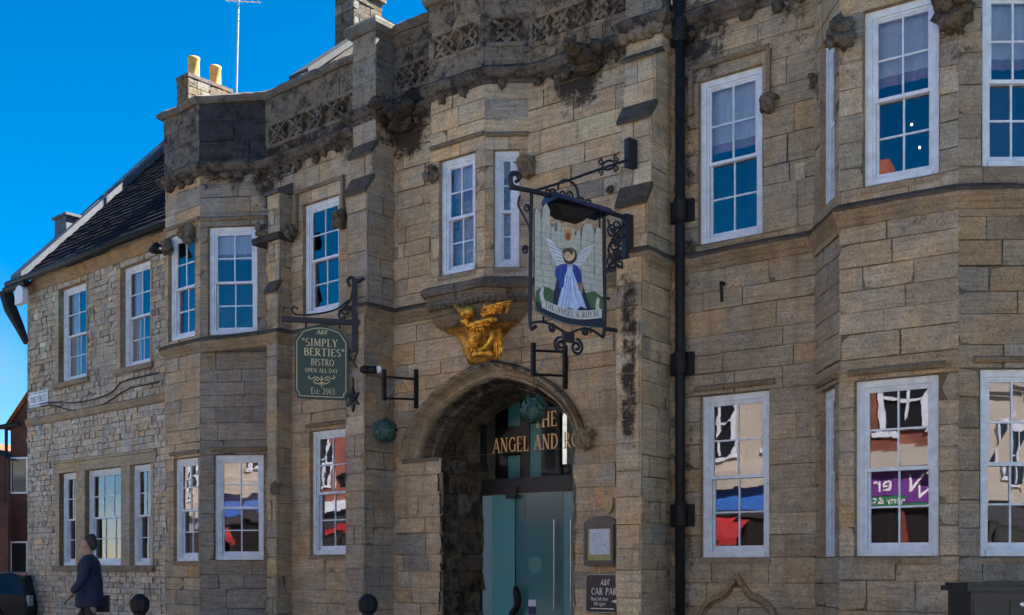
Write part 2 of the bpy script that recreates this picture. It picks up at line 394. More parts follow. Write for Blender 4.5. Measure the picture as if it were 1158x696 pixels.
def sweep_plan(mb, pts, prof, closed_ends=True, wob=.004, **k):
    """run a moulding profile [(d outward, z)] along a plan polyline, mitred at its corners"""
    P = [Vector((p[0], p[1])) for p in pts]
    nn = [Vector(((q-p).normalized().y, -(q-p).normalized().x)) for p, q in zip(P, P[1:])]
    stations = []
    for i, p in enumerate(P):
        if i == 0: m = nn[0]
        elif i == len(P)-1: m = nn[-1]
        else: m = (nn[i-1]+nn[i])/(1+max(-.5, nn[i-1].dot(nn[i])))
        stations.append((p, m))
        if i < len(P)-1:
            Lh = (P[i+1]-p).length; ns = int(Lh/.13)
            for s in range(1, ns+1):
                stations.append((p.lerp(P[i+1], s/(ns+1)), nn[i]))
    rings = []
    for p, m in stations:
        ring = []
        kk = rnd.uniform(.85, 1.15)
        c = tuple(kk*x for x in k.get('col', mb.col))
        for d, z in prof:
            q = p+m*d; v = Vector((q.x, q.y, z))
            w = (noise.noise(v*2.3)+.8*noise.noise(v*8.5))*wob if d > .005 else 0
            ring.append(mb.add(v+Vector((m.x, m.y, 0))*w+Z*w*.8, c, k.get('g', 0)))
        rings.append(ring)
    n = len(prof)
    for A, B in zip(rings, rings[1:]):
        for j in range(n): mb.f.append([A[j], A[(j+1) % n], B[(j+1) % n], B[j]])
    mb.f.append(rings[0]); mb.f.append(rings[-1][::-1])
def bar(mb, fr, p, q, w, d0, d1, **k):
    """flat bar on a face from (u,z) to (u,z)"""
    p, q = Vector(p), Vector(q); t = (q-p).normalized(); s = Vector((-t.y, t.x))*w/2
    c = [p-s, q-s, q+s, p+s]
    fv = [fr.P(x.x, x.y, d1) for x in c]; bv = [fr.P(x.x, x.y, d0) for x in c]
    mb.poly(fv, **k)
    for i in range(4):
        j = (i+1) % 4; mb.poly([bv[i], bv[j], fv[j], fv[i]], **k)
def fbox(mb, fr, u0, u1, z0, z1, d0, d1, **k):
    mb.box(fr.P((u0+u1)/2, (z0+z1)/2, (d0+d1)/2), fr.r3, -fr.n3, Z, (u1-u0)/2, abs(d1-d0)/2, (z1-z0)/2, **k)
def prism(mb, fr, prof, u0, u1, **k):
    """profile [(d,z)] pushed along the face from u0 to u1"""
    A = [fr.P(u0, z, d) for d, z in prof]; B = [fr.P(u1, z, d) for d, z in prof]
    mb.poly(A[::-1], **k); mb.poly(B, **k)
    for i in range(len(prof)):
        j = (i+1) % len(prof); mb.poly([A[i], A[j], B[j], B[i]], **k)

# ------------------------------------------------------------------ lettering
ST, TH = .155, .07
def _l(x0, y0, x1, y1, w=ST): return ('l', x0, y0, x1, y1, w)
def _a(cx, cy, rx, ry, a0, a1, w=ST): return ('a', cx, cy, rx, ry, a0, a1, w)
def _s(x, y, h=.15): return ('l', x-h, y+(.025 if y < .5 else -.025), x+h, y+(.025 if y < .5 else -.025), .05)
GL = {
 'A': (.78, [_l(.06, 0, .38, 1, TH), _l(.38, 1, .70, 0), _l(.18, .34, .58, .34, TH), _s(.06, 0, .1), _s(.70, 0, .12)]),
 'B': (.66, [_l(.14, 0, .14, 1), _a(.30, .75, .22, .225, -90, 90, .12), _a(.30, .27, .27, .25, -90, 90, .13), _l(.1, .97, .32, .97, .06), _l(.1, .52, .32, .52, .06), _l(.1, .03, .32, .03, .06)]),
 'C': (.74, [_a(.42, .5, .33, .46, 45, 315, .13), _l(.66, .68, .66, .98, .05)]),
 'D': (.80, [_l(.14, 0, .14, 1), _a(.30, .5, .38, .46, -90, 90, .13), _l(.04, .97, .32, .97, .06), _l(.04, .03, .32, .03, .06)]),
 'E': (.64, [_l(.14, 0, .14, 1), _l(.04, .97, .54, .97, .06), _l(.04, .03, .56, .03, .06), _l(.14, .52, .44, .52, .06), _l(.54, .8, .54, 1, .05), _l(.57, 0, .57, .22, .05)]),
 'G': (.80, [_a(.42, .5, .33, .46, 45, 330, .13), _l(.68, .05, .68, .45, .13), _s(.68, .45, .13), _l(.66, .70, .66, .98, .05)]),
 'H': (.84, [_l(.16, 0, .16, 1), _l(.68, 0, .68, 1), _l(.16, .5, .68, .5, TH), _s(.16, 0), _s(.16, 1), _s(.68, 0), _s(.68, 1)]),
 'I': (.36, [_l(.18, 0, .18, 1), _s(.18, 0), _s(.18, 1)]),
 'K': (.78, [_l(.16, 0, .16, 1), _l(.2, .42, .62, 1, TH), _l(.32, .58, .68, 0), _s(.16, 0), _s(.16, 1), _s(.62, 1, .1), _s(.68, 0, .1)]),
 'L': (.62, [_l(.16, 0, .16, 1), _l(.04, .03, .56, .03, .06), _s(.16, 1), _l(.56, 0, .56, .26, .05)]),
 'M': (.94, [_l(.12, 0, .15, 1, TH), _l(.17, 1, .47, .1), _l(.47, .1, .77, 1, TH), _l(.80, 0, .78, 1), _s(.12, 0, .1), _s(.80, 0, .13)]),
 'N': (.84, [_l(.14, 0, .14, 1, TH), _l(.14, 1, .68, 0), _l(.68, 0, .68, 1, TH), _s(.14, 0, .12), _s(.1, 1, .1), _s(.68, 1, .12)]),
 'O': (.84, [_a(.42, .5, .34, .46, 0, 360, .13)]),
 'P': (.64, [_l(.16, 0, .16, 1), _a(.30, .72, .24, .25, -90, 90, .12), _l(.06, .97, .32, .97, .06), _l(.16, .47, .32, .47, .06), _s(.16, 0)]),
 'R': (.74, [_l(.16, 0, .16, 1), _a(.30, .74, .22, .23, -90, 90, .12), _l(.06, .97, .32, .97, .06), _l(.16, .5, .32, .5, .06), _l(.32, .5, .66, 0), _s(.16, 0), _s(.66, 0, .08)]),
 'S': (.60, [_a(.30, .74, .20, .22, 40, 270, .11), _a(.30, .27, .22, .24, -140, 90, .12)]),
 'T': (.72, [_l(.36, 0, .36, 1), _l(.04, .97, .68, .97, .06), _s(.36, 0), _l(.05, .8, .05, 1, .05), _l(.67, .8, .67, 1, .05)]),
 'U': (.80, [_l(.16, .34, .16, 1), _l(.66, .34, .66, 1, TH), _a(.41, .34, .25, .31, 180, 360, .1), _s(.16, 1), _s(.66, 1, .11)]),
 'V': (.76, [_l(.08, 1, .38, 0), _l(.38, 0, .68, 1, TH), _s(.08, 1, .11), _s(.68, 1, .1)]),
 'Y': (.74, [_l(.08, 1, .36, .45), _l(.64, 1, .36, .45, TH), _l(.36, 0, .36, .5), _s(.36, 0), _s(.08, 1, .11), _s(.64, 1, .1)]),
 'W': (1.1, [_l(.06, 1, .3, 0), _l(.3, 0, .54, 1, TH), _l(.54, 1, .78, 0), _l(.78, 0, 1.0, 1, TH)]),
 '&': (.84, [_a(.34, .76, .17, .2, -40, 220, .09), _l(.2, .65, .7, .02, .13), _a(.34, .26, .26, .24, 110, 330, .11), _l(.56, .12, .74, .48, .06)]),
 '"': (.40, [_l(.1, 1.02, .12, .72, .11), _l(.28, 1.02, .30, .72, .11)]),
 '.': (.26, [_l(.1, .07, .22, .07, .14)]), ':': (.26, [_l(.1, .07, .22, .07, .14), _l(.1, .5, .22, .5, .14)]),
 '0': (.60, [_a(.3, .5, .22, .45, 0, 360, .11)]),
 '2': (.58, [_a(.28, .72, .2, .24, -20, 170, .11), _l(.47, .64, .08, .06, .1), _l(.06, .05, .52, .05, .1)]),
 '3': (.56, [_a(.26, .74, .19, .22, -90, 150, .1), _a(.26, .27, .22, .24, -150, 90, .11)]),
 'e': (.50, [_a(.25, .3, .18, .27, 10, 325, .09), _l(.08, .33, .42, .33, .06)]),
 's': (.42, [_a(.21, .44, .13, .13, 30, 270, .08), _a(.21, .17, .14, .14, -150, 90, .08)]),
 't': (.38, [_l(.18, .05, .18, .8, .11), _l(.04, .57, .34, .57, .06), _l(.18, .04, .34, .04, .07)]),
 ' ': (.42, []),
}
def glyphs(text, track=.06):
    polys = []; x = 0
    for ch in text:
        wd, st = GL[ch]
        for s in st:
            if s[0] == 'l':
                _, x0, y0, x1, y1, w_ = s; d = Vector((x1-x0, y1-y0)); q = Vector((-d.y, d.x)).normalized()*w_/2
                if abs(d.y) > abs(d.x)*.3 and w_ > .06: q = Vector((math.copysign(w_/2/max(.5, abs(d.y)/d.length), q.x), 0))
                p0, p1 = Vector((x0, y0)), Vector((x1, y1)); polys.append([(x+v.x, v.y) for v in (p0-q, p1-q, p1+q, p0+q)])
            else:
                _, cx, cy, rx, ry, a0, a1, w_ = s; n = max(4, int(abs(a1-a0)/18)); last = None
                for k in range(n+1):
                    an = R_(a0+(a1-a0)*k/n); hw = w_/2*(.55+.55*abs(math.cos(an)))
                    A = (x+cx+(rx-hw)*math.cos(an), cy+(ry-hw)*math.sin(an)); B = (x+cx+(rx+hw)*math.cos(an), cy+(ry+hw)*math.sin(an))
                    if last: polys.append([last[0], A, B, last[1]])
                    last = (A, B)
        x += wd+track
    return polys, x-track
def bfont(text, shear=0):
    cu = bpy.data.curves.new('text', 'FONT'); cu.body = text; cu.shear = shear; cu.resolution_u = 3
    o = bpy.data.objects.new('text', cu); COL.objects.link(o)
    me = o.to_mesh(); pl = [[(me.vertices[i].co.x/.7, me.vertices[i].co.y/.7) for i in p.vertices] for p in me.polygons]
    wd = max([v.co.x for v in me.vertices]+[.01])/.7
    o.to_mesh_clear(); bpy.data.objects.remove(o); bpy.data.curves.remove(cu)
    return pl, wd
def write(mb, fr, text, uc, zb, h, d, width=None, font='serif', col=None, align='c', shear=0, warp=None):
    polys, wd = glyphs(text) if font == 'serif' else bfont(text, shear)
    sx = h if width is None else width/wd
    x0 = uc-(wd*sx/2 if align == 'c' else 0)
    for k, p in enumerate(polys):
        q = [(x0+x*sx, zb+y*h) for x, y in p]
        if warp: q = [warp(*v) for v in q]
        mb.poly([fr.P(u, z, d+(k % 7)*.00015) for u, z in q], col)

# ------------------------------------------------------------------ sash windows
def sash_window(parent, fr, h, cols=2, blind=None, rec=.07, rows=2, plain=False, lamp=None, d_room=1.3, name='window'):
    u0, u1, z0, z1 = h
    u0 += .004; u1 -= .004; z0 += .004; z1 -= .004
    f = MB(); fw = .075
    sag = rnd.uniform(-.006, .006)
    for (a, b, c, e) in ((u0, u0+fw, z0, z1), (u1-fw, u1, z0, z1), (u0+fw, u1-fw, z1-fw, z1)): fbox(f, fr, a, b, c, e, -rec-.10, -rec)
    fbox(f, fr, u0+fw, u1-fw, z0, z0+.07, -rec-.10, -rec+.015)
    f2 = .028                                       # inner bead
    for (a, b, c, e) in ((u0+fw, u0+fw+f2, z0+.07, z1-fw), (u1-fw-f2, u1-fw, z0+.07, z1-fw), (u0+fw+f2, u1-fw-f2, z1-fw-f2, z1-fw)): fbox(f, fr, a, b, c, e, -rec-.098, -rec-.022)
    w = f.build(name, WHITE, parent)
    a, b, c, e = u0+fw+.012, u1-fw-.012, z0+.07, z1-fw-.012
    zm = (c+e)/2+sag
    g = MB()
    for k, (lo, hi, dd) in enumerate(((zm-.02, e, -rec-.035), (c, zm+.02, -rec-.075))):
        m = MB(); st = .042
        fbox(m, fr, a, a+st, lo, hi, dd-.035, dd); fbox(m, fr, b-st, b, lo, hi, dd-.035, dd)
        fbox(m, fr, a+st, b-st, hi-.04, hi, dd-.035, dd); bot = .04 if k == 0 else .075
        fbox(m, fr, a+st, b-st, lo, lo+bot, dd-.035, dd)
        gw = .02
        for q in range(1, cols):
            x = a+st+(b-a-2*st)*q/cols; fbox(m, fr, x-gw/2, x+gw/2, lo+bot, hi-.04, dd-.03, dd-.004)
        for q in range(1, rows):
            y = lo+bot+(hi-.04-lo-bot)*q/rows
            fbox(m, fr, a+st, b-st, y-gw/2, y+gw/2, dd-.031, dd-.005)
        m.build('sash', WHITE, w)
        # each light of old glass sits at its own slight angle
        xs = [a+st+(b-a-2*st)*q/cols for q in range(cols+1)]; ys = [lo+bot+(hi-.04-lo-bot)*q/rows for q in range(rows+1)]
        for x0, x1 in zip(xs, xs[1:]):
            for y0, y1 in zip(ys, ys[1:]):
                t = [rnd.uniform(-.0009, .0009) for _ in range(4)]
                g.poly([fr.P(x0, y0, dd-.017+t[0]), fr.P(x1, y0, dd-.017+t[1]), fr.P(x1, y1, dd-.017+t[2]), fr.P(x0, y1, dd-.017-t[0]+t[1]+t[2]-t[1])])
    g.build('pane', GLASS, w)
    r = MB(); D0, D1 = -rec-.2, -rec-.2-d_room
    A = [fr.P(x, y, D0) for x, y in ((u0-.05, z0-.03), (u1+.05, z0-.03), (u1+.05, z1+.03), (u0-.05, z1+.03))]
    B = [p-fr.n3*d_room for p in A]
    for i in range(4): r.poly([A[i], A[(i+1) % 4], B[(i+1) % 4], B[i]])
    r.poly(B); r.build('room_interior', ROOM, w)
    if blind:
        bl = MB(); kind, drop = blind; zb = e-(e-c)*drop; dd = -rec-.15
        if kind == 'swag':
            n = 24
            for i in range(n):
                x0, x1 = a+(b-a)*i/n, a+(b-a)*(i+1)/n; fl = lambda i: .006*math.cos(i*1.7)
                sw = lambda i: .004*math.sin(i*.9)
                bl.poly([fr.P(x0, zb-sw(i), dd+fl(i)), fr.P(x1, zb-sw(i+1), dd+fl(i+1)), fr.P(x1, e, dd+fl(i+1)), fr.P(x0, e, dd+fl(i))])
            o = bl.build('blind', BLIND, w)
            tr = MB()
            for i in range(n):
                x0, x1 = a+(b-a)*i/n, a+(b-a)*(i+1)/n
                tr.poly([fr.P(x0, zb-.11-sw(i), dd+fl(i)+.004), fr.P(x1, zb-.11-sw(i+1), dd+fl(i+1)+.004), fr.P(x1, zb-sw(i+1)+.002, dd+fl(i+1)+.004), fr.P(x0, zb-sw(i)+.002, dd+fl(i)+.004)])
            tr.build('blind_trim', PINKM, w)
        elif kind == 'slats':
            y = e
            while y > zb:
                bar(bl, fr, (a, y-.02), (b, y-.02), .026, dd-.012, dd); y -= .034
            bl.build('blind', BROWNBLIND, w)
        elif kind == 'curtain':
            n = 10
            for side in (0, 1):
                x0 = a if side == 0 else b-(b-a)*.3
                for i in range(n):
                    p, q = x0+(b-a)*.3*i/n, x0+(b-a)*.3*(i+1)/n; fl = lambda i: .03*math.sin(i*1.9)
                    bl.poly([fr.P(p, c, dd+fl(i)), fr.P(q, c, dd+fl(i+1)), fr.P(q, e, dd+fl(i+1)), fr.P(p, e, dd+fl(i))])
            bl.build('curtain', BLIND, w)
    return w
def hole_px(fr, xl, xr, yt, yb, rec=.07, wide=None):
    """opening in a face from the frame's pixels (left edge seen at the recessed frame, right edge at the wall face)"""
    u0 = fr.u(xl, -rec); u1 = fr.u(xr, 0)
    if wide: u1 = u0+wide
    return (u0, u1, fr.z(xl, yb, -rec), fr.z(xl, yt, -rec))
# ------------------------------------------------------------------ ground, road, pavements
OPN = Vector((.6, .8)); OPR = Vector((-.8, .6))
OP = Fr.__new__(Fr); OP.r, OP.n, OP.O, OP.len = OPR, OPN, -OPN*3.4, 1; OP.r3 = Vector((-.8, .6, 0)); OP.n3 = Vector((.6, .8, 0))
m = MB(); S = 400
m.poly([(-S, -S, .0), (S, -S, .0), (S, S, .0), (-S, S, .0)]); structure(m.build('ground', simple("bare_ground", (.12, .11, .09), .95)))
m = MB(); m.poly([OP.P(-60, .06, .5), OP.P(60, .06, .5), OP.P(60, .06, 14), OP.P(-60, .06, 14)][::-1]); structure(m.build('road', ASPHALT))
def pavement(pts, edge):
    m = MB()
    m.poly([(p[0], p[1], GZ) for p in pts], uvs=[(p[0], p[1]) for p in pts]); structure(m.build('pavement', PAVING))
    k = MB(); a, b = edge; d = Vector((b[0]-a[0], b[1]-a[1], 0)); Lh = d.length; d.normalize(); q = Vector((d.y, -d.x, 0)); n = int(Lh/.9)
    for i in range(n):
        c = Vector((a[0], a[1], GZ-.1+.003))+d*(Lh*(i+.5)/n); k.box(c, d, q, Z, Lh/n/2-.004, .075, .1)
    structure(k.build('kerb', KERB))
wf = WING; e1 = WING.P(-.1, 0, 3.0); e3 = RIGHT.P(9, 0, 3.3); e4 = GATE.P(2, 0, 3.2)
pv = [WING.P(-.1, 0, -1), e1, e4, e3, RIGHT.P(9, 0, -1)]
pavement(pv, (e1, e4)); k = MB()
for A, B in ((e4, e3),):
    d = (B-A); Lh = d.length; d.normalize(); n = int(Lh/.9); q = Vector((d.y, -d.x, 0))
    for i in range(n): k.box(A+d*(Lh*(i+.5)/n)+Z*(GZ-.097), d, q, Z, Lh/n/2-.004, .075, .1)
structure(k.build('kerb', KERB))
pavement([OP.P(-60, 0, -.2), OP.P(60, 0, -.2), OP.P(60, 0, 3.9), OP.P(-60, 0, 3.9)][::-1], (OP.P(60, 0, 3.95), OP.P(-60, 0, 3.95)))

# ------------------------------------------------------------------ the inn
INN = thing('coaching_inn', GATE.P(2.4, GZ, -3), 'old stone coaching inn with bay windows, traceried parapet and carved entrance arch', 'inn')
uMR = MID.len; uGR = GATE.u(759)
def p_at(fr, uR, px):                                # projection that puts the front corner of a buttress at a pixel
    lo, hi = 0, 1.6
    for _ in range(50):
        mid = (lo+hi)/2; q = fr.P(uR, 0, mid)
        if (q.x/q.y*F+CX) > px: lo = mid
        else: hi = mid
    return lo
# stages: bottom, top, front right corner pixel, front left pixel
LB = [(0, 5.40, 412, 391), (5.40, 7.25, 415, 393), (7.50, 7.85, 421, 397), (8.03, 8.46, 425, 399)]
RB = [(0, 5.40, 725, 697), (5.40, 6.12, 732, 700), (6.36, 7.20, 736, 702), (7.42, 8.02, 741, 706), (8.14, 8.46, 748, 708)]
PI = [(0, 5.36, 313, 302), (5.36, 6.2, 314, 302.5), (6.36, 7.85, 316, 303)]
uPI = MID.u(330)
LBp = [(a, b, p_at(MID, uMR, c), d) for a, b, c, d in LB]; RBp = [(a, b, p_at(GATE, uGR, c), d) for a, b, c, d in RB]
PIp = [(a, b, p_at(MID, uPI, c), d) for a, b, c, d in PI]
LBp = [(a, b, p, MID.u(d, p)) for a, b, p, d in LBp]; RBp = [(a, b, p, GATE.u(d, p)) for a, b, p, d in RBp]; PIp = [(a, b, p, MID.u(d, p)) for a, b, p, d in PIp]

# stains: beside the drainpipe, under the gargoyles, in the chase of the right buttress, on the lower stones
for y in range(-40, 720, 45): stain(RIGHT, 771, y, .26, .38, .26 if y < 380 else .36)
for px, py, hw, hh, s in ((655, 95, .45, .55, .42), (640, 90, .7, .3, .25), (700, 60, .5, .4, .2), (458, 150, .5, .6, .5), (470, 120, .3, .9, .3), (505, 110, .4, .3, .2)): stain(GATE, px, py, hw, hh, s)
for px, py, hw, hh, s in ((560, 430, .9, .35, .2), (500, 600, .3, 1.4, .16), (580, 395, .5, .5, .1), (525, 385, .25, .6, .35), (600, 370, .3, .5, .15)): stain(GATE, px, py, hw, hh, s)
pl = RBp[0][2]
for y in (330, 370, 410, 450, 490): stain(GATE, 711, y, .13, .36, .55, pl)
for px, py in ((722, 420), (735, 470), (745, 560), (738, 640), (722, 540), (748, 400)): stain(GATE, px, py, .3, .45, .22, pl*.4)
for px, py, hw, hh, s in ((350, 170, .8, .5, .2), (310, 200, .4, .7, .3), (395, 160, .3, .6, .35), (330, 250, .2, 1.2, .15)): stain(MID, px, py, hw, hh, s)
for px, py, hw, hh, s in ((260, 200, 1, .4, .2), (300, 260, .25, 1.0, .3), (262, 500, .8, .25, .2), (300, 540, .2, 1.0, .15)): stain(BLC, px, py, hw, hh, s)
for px, py, hw, hh, s in ((800, 60, .4, .5, .35), (785, 150, .3, .8, .2), (795, 285, .3, .2, .35), (835, 440, .6, .2, .2), (862, 125, .15, .3, .35), (925, 100, .2, 1.0, .25), (895, 25, .3, .5, .25)): stain(RIGHT, px, py, hw, hh, s)
for px, py, hw, hh, s in ((1080, 40, .35, .6, .35), (955, 60, .25, .6, .35), (1010, 420, .9, .2, .2), (1030, 240, .8, .15, .2)): stain(BRF, px, py, hw, hh, s)
for px, py, hw, hh, s in ((1150, 300, .8, .9, .10), (1140, 410, .6, .2, .2)): stain(BRC, px, py, hw, hh, s)

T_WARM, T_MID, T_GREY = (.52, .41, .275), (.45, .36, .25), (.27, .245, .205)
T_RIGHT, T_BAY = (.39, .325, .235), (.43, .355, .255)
# openings
Hw = {}
Hw['blf_u'] = hole_px(BLF, 194, 220, 269, 388); Hw['blf_l'] = hole_px(BLF, 200, 224, 520, 635)
Hw['blc_u'] = hole_px(BLC, 237, 291, 258, 380); Hw['blc_l'] = hole_px(BLC, 243.6, 298, 515, 633.6)
Hw['mid_u'] = hole_px(MID, 346, 383, 233.6, 359); Hw['mid_l'] = hole_px(MID, 354, 392.5, 488.7, 628)
Hw['or_f'] = hole_px(ORF, 500, 537.5, 184, 314); Hw['or_c'] = hole_px(ORC, 559, 587.5, 171.5, 304)
Hw['r_u'] = hole_px(RIGHT, 792.4, 862, 94.5, 279); Hw['r_l'] = hole_px(RIGHT, 795, 870, 449, 631)
Hw['brf_u'] = hole_px(BRF, 978, 1062, 16, 214); Hw['brf_l'] = hole_px(BRF, 968.5, 1061.5, 432, 629.7)
Hw['brc_u'] = hole_px(BRC, 1108, 1190, -12, 191); Hw['brc_l'] = hole_px(BRC, 1105.7, 1190, 418, 629.7)
Hw['brl_u'] = (.20, .72, Hw['brf_u'][2], Hw['brf_u'][3]); Hw['brl_l'] = (.20, .72, Hw['brf_l'][2], Hw['brf_l'][3])
for k, v in Hw.items(): print('HOLE', k, [round(x, 2) for x in v])

# entrance arch
uHL, uHR = GATE.u(457), GATE.u(664); uC = (uHL+uHR)/2; Wo = (uHR-uHL)/2; zS, RISE = 3.22, 1.33
uJL, uJR = GATE.u(499), GATE.u(648)
def arch_z(q, k=0):
    q = min(1, abs(q)); return (RISE-k)*(.79*math.sqrt(max(0, 1-q**2.3))+.21*(1-q))
def arch_q(z, k):                                   # half width at height z
    lo, hi = 0., 1.
    for _ in range(40):
        md = (lo+hi)/2
        if zS+arch_z(md, k) > z: lo = md
        else: hi = md
    return lo*(Wo-k)
KC = .08
ARCH = dict(zmin=zS, zmax=zS+RISE-KC, L=lambda z: uC-arch_q(z, KC), R=lambda z: uC+arch_q(z, KC))

def face(fr, name, holes, z0, z1, seed, tint, u0=-.06, u1=None, rev=.32, **k):
    mb = MB(); block_wall(mb, fr, u0, fr.len+.06 if u1 is None else u1, z0, z1, holes, seed=seed, tint=tint, **k)
    for h in holes:
        if h[3] < 8: reveal(mb, fr, h, rev)
    return mb.build(name, STONE, INN)
def bay(name, faces, **k):
    mb = MB()
    for fr, holes, z0, z1, seed, tint in faces:
        block_wall(mb, fr, 0, fr.len, z0, z1, holes, seed=seed, tint=tint, **k)
        for h in holes: reveal(mb, fr, h, .32)
    return mb.build(name, STONE, INN)
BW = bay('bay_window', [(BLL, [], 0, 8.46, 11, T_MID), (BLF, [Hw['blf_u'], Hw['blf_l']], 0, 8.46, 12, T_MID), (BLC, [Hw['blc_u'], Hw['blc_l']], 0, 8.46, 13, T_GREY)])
face(MID, 'wall', [Hw['mid_u'], Hw['mid_l']], 0, 8.46, 21, T_MID)
ouL = GATE.u(487, 0)
face(GATE, 'wall', [(uJL, uJR, 0, zS)], 0, 8.46, 31, T_WARM, arch=ARCH, cuts=(zS+RISE-KC,), rev=.05)
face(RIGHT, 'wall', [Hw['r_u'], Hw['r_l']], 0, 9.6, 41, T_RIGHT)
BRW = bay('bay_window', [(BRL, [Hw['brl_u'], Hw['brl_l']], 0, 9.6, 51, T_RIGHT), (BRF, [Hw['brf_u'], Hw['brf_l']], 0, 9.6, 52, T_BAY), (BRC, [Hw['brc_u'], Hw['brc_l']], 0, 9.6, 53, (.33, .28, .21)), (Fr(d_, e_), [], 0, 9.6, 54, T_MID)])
face(Fr(e_, e2_), 'wall', [], 0, 9.6, 55, T_WARM)
# oriel over the arch
pj = (Vector(j_)-GATE.O).dot(GATE.n); uj = (Vector(j_)-GATE.O).dot(GATE.r)
jf = GATE.P(uj-.12, 0, 0); ORL = Fr((jf.x, jf.y), j_)
OR = bay('oriel_window', [(ORL, [], 5.5, 8.46, 61, T_WARM), (ORF, [Hw['or_f']], 5.5, 8.46, 62, T_WARM), (ORC, [Hw['or_c']], 5.5, 8.46, 63, T_MID)])

# buttresses
def buttress(name, fr, uR, st, seed, tint, lens=(.3, .6)):
    mb = MB()
    for k, (za, zb, p, uL) in enumerate(st):
        top = st[k+1][0] if k+1 < len(st) else zb
        f = fr.off(p); block_wall(mb, f, uL, uR, za, zb, seed=seed+k, tint=tint, lens=lens, rows=(.24, .36))
        s = Fr.__new__(Fr); s.r, s.n = -fr.n, fr.r.copy(); q = fr.P(uR, 0, p); s.O = Vector((q.x, q.y)); s.len = p; s.r3 = Vector((s.r.x, s.r.y, 0)); s.n3 = Vector((s.n.x, s.n.y, 0))
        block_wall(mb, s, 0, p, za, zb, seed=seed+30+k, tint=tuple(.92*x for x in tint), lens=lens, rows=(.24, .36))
        mb.poly([fr.P(uL, za, 0), fr.P(uL, za, p), fr.P(uL, zb, p), fr.P(uL, zb, 0)], tint)
        if k+1 < len(st):
            p2 = st[k+1][2]; dk = (.10, .085, .068)
            if top-zb > .05:
                prism(mb, fr, [(0, zb-.02), (p-.004, zb-.02), (p-.004, zb), (p2-.004, top), (0, top)], uL, uR-.004, col=tint, g=.15)
                prism(mb, fr, [(p+.03, zb-.035), (p+.05, zb+.0), (p2+.008, top+.02), (p2-.05, top+.02), (p2-.05, top-.03)], uL-.04, uR+.012, col=dk, g=.22)
    o = mb.build(name, STONE, INN); return o
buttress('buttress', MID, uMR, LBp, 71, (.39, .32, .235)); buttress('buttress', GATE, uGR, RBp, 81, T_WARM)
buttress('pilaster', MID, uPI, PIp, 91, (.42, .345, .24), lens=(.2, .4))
mb = MB(); q = PIp[-1]; prism(mb, MID, [(0, 7.86), (q[2]+.05, 7.82), (q[2]+.06, 7.88), (0, 8.06)], q[3]-.04, uPI+.03, col=(.12, .115, .11), g=.15); mb.build('pilaster_cap', STONE, INN)
# carved shelf of foliage at the pilaster's foot capital
# plan lines of the string course, cornice and parapet
def corners(fr, uR, p, uL): return [fr.P(uL, 0, 0), fr.P(uL, 0, p), fr.P(uR, 0, p), fr.P(uR, 0, 0)]
xy = lambda L: [(p[0], p[1]) for p in L]
cLs, cRs = corners(MID, uMR, LBp[1][2], LBp[1][3]), corners(GATE, uGR, RBp[1][2], RBp[1][3])
cPs = corners(MID, uPI, PIp[1][2], PIp[1][3])
str1 = xy([olb, o_, n_, cPs[1], cPs[2], cPs[3]]+cLs)
str2 = xy([cLs[3], GATE.P(uj, 0, 0)]); str3 = xy([h_]+cRs+[a_, b_, c_, d_, e_, e2_])
SP = [(-.05, 5.30), (.015, 5.31), (.03, 5.37), (.045, 5.38), (.085, 5.44), (.09, 5.49), (.02, 5.56), (-.05, 5.57)]
mb = MB((.30, .235, .16))
for s in (str1, str2, str3): sweep_plan(mb, s, SP, wob=.008, col=(.30, .235, .155), g=.10)
mb.build('string_course', STONE, INN)
mb = MB()                                           # the black weathered top edge of the course
for s in (str1, str2, str3): sweep_plan(mb, s, [(.0, 5.50), (.098, 5.475), (.10, 5.51), (.0, 5.575)], wob=.012, col=(.10, .085, .07), g=.2)
mb.build('string_course_edge', STONE, INN)
cLt, cRt = corners(MID, uMR, LBp[-1][2], LBp[-1][3]), corners(GATE, uGR, RBp[-1][2], RBp[-1][3])
top = xy([olb, o_, n_, m_]+cLt+[jf, j_, i_, h_]+cRt+[R0, a_, b_, c_, d_, e_, e2_])
CP = [(-.08, 8.36), (.015, 8.37), (.04, 8.41), (.09, 8.43), (.14, 8.50), (.15, 8.54), (.05, 8.615), (-.08, 8.62)]
mb = MB(); sweep_plan(mb, top, CP, wob=.013, col=(.13, .115, .10), g=.34); mb.build('cornice', STONE, INN)
def lump(mb, c, fr, r, seed, col, g, amp=.35, sub=3):
    mb.ball(c, fr.r3, fr.n3, Z, r, sub, lambda q: q*(1+amp*noise.noise(q*2.1+Vector((seed*3.1, 0, 0)))+amp*.6*noise.noise(q*4.7+Vector((0, seed*1.7, 0)))), col=col, g=g)
sd_ = 0
for fr, u0, u1 in ((BLF, .05, BLF.len), (BLC, .1, BLC.len), (MID, .2, LBp[-1][3]), (GATE, .1, uj-.1), (ORF, .1, ORF.len), (ORC, .1, ORC.len), (GATE, GATE.u(600), RBp[-1][3]), (RIGHT, .1, RIGHT.len)):
    u = u0+.15
    while u < u1-.1:
        sd_ += 1; mb = MB(); lump(mb, fr.P(u, 8.33+rnd.uniform(-.03, .03), .03), fr, (rnd.uniform(.05, .12), .07, rnd.uniform(.05, .09)), sd_, (.14, .12, .09), .3, .8, 2); u += rnd.uniform(.2, .45); mb.build('carved_boss', STONE, INN, True)

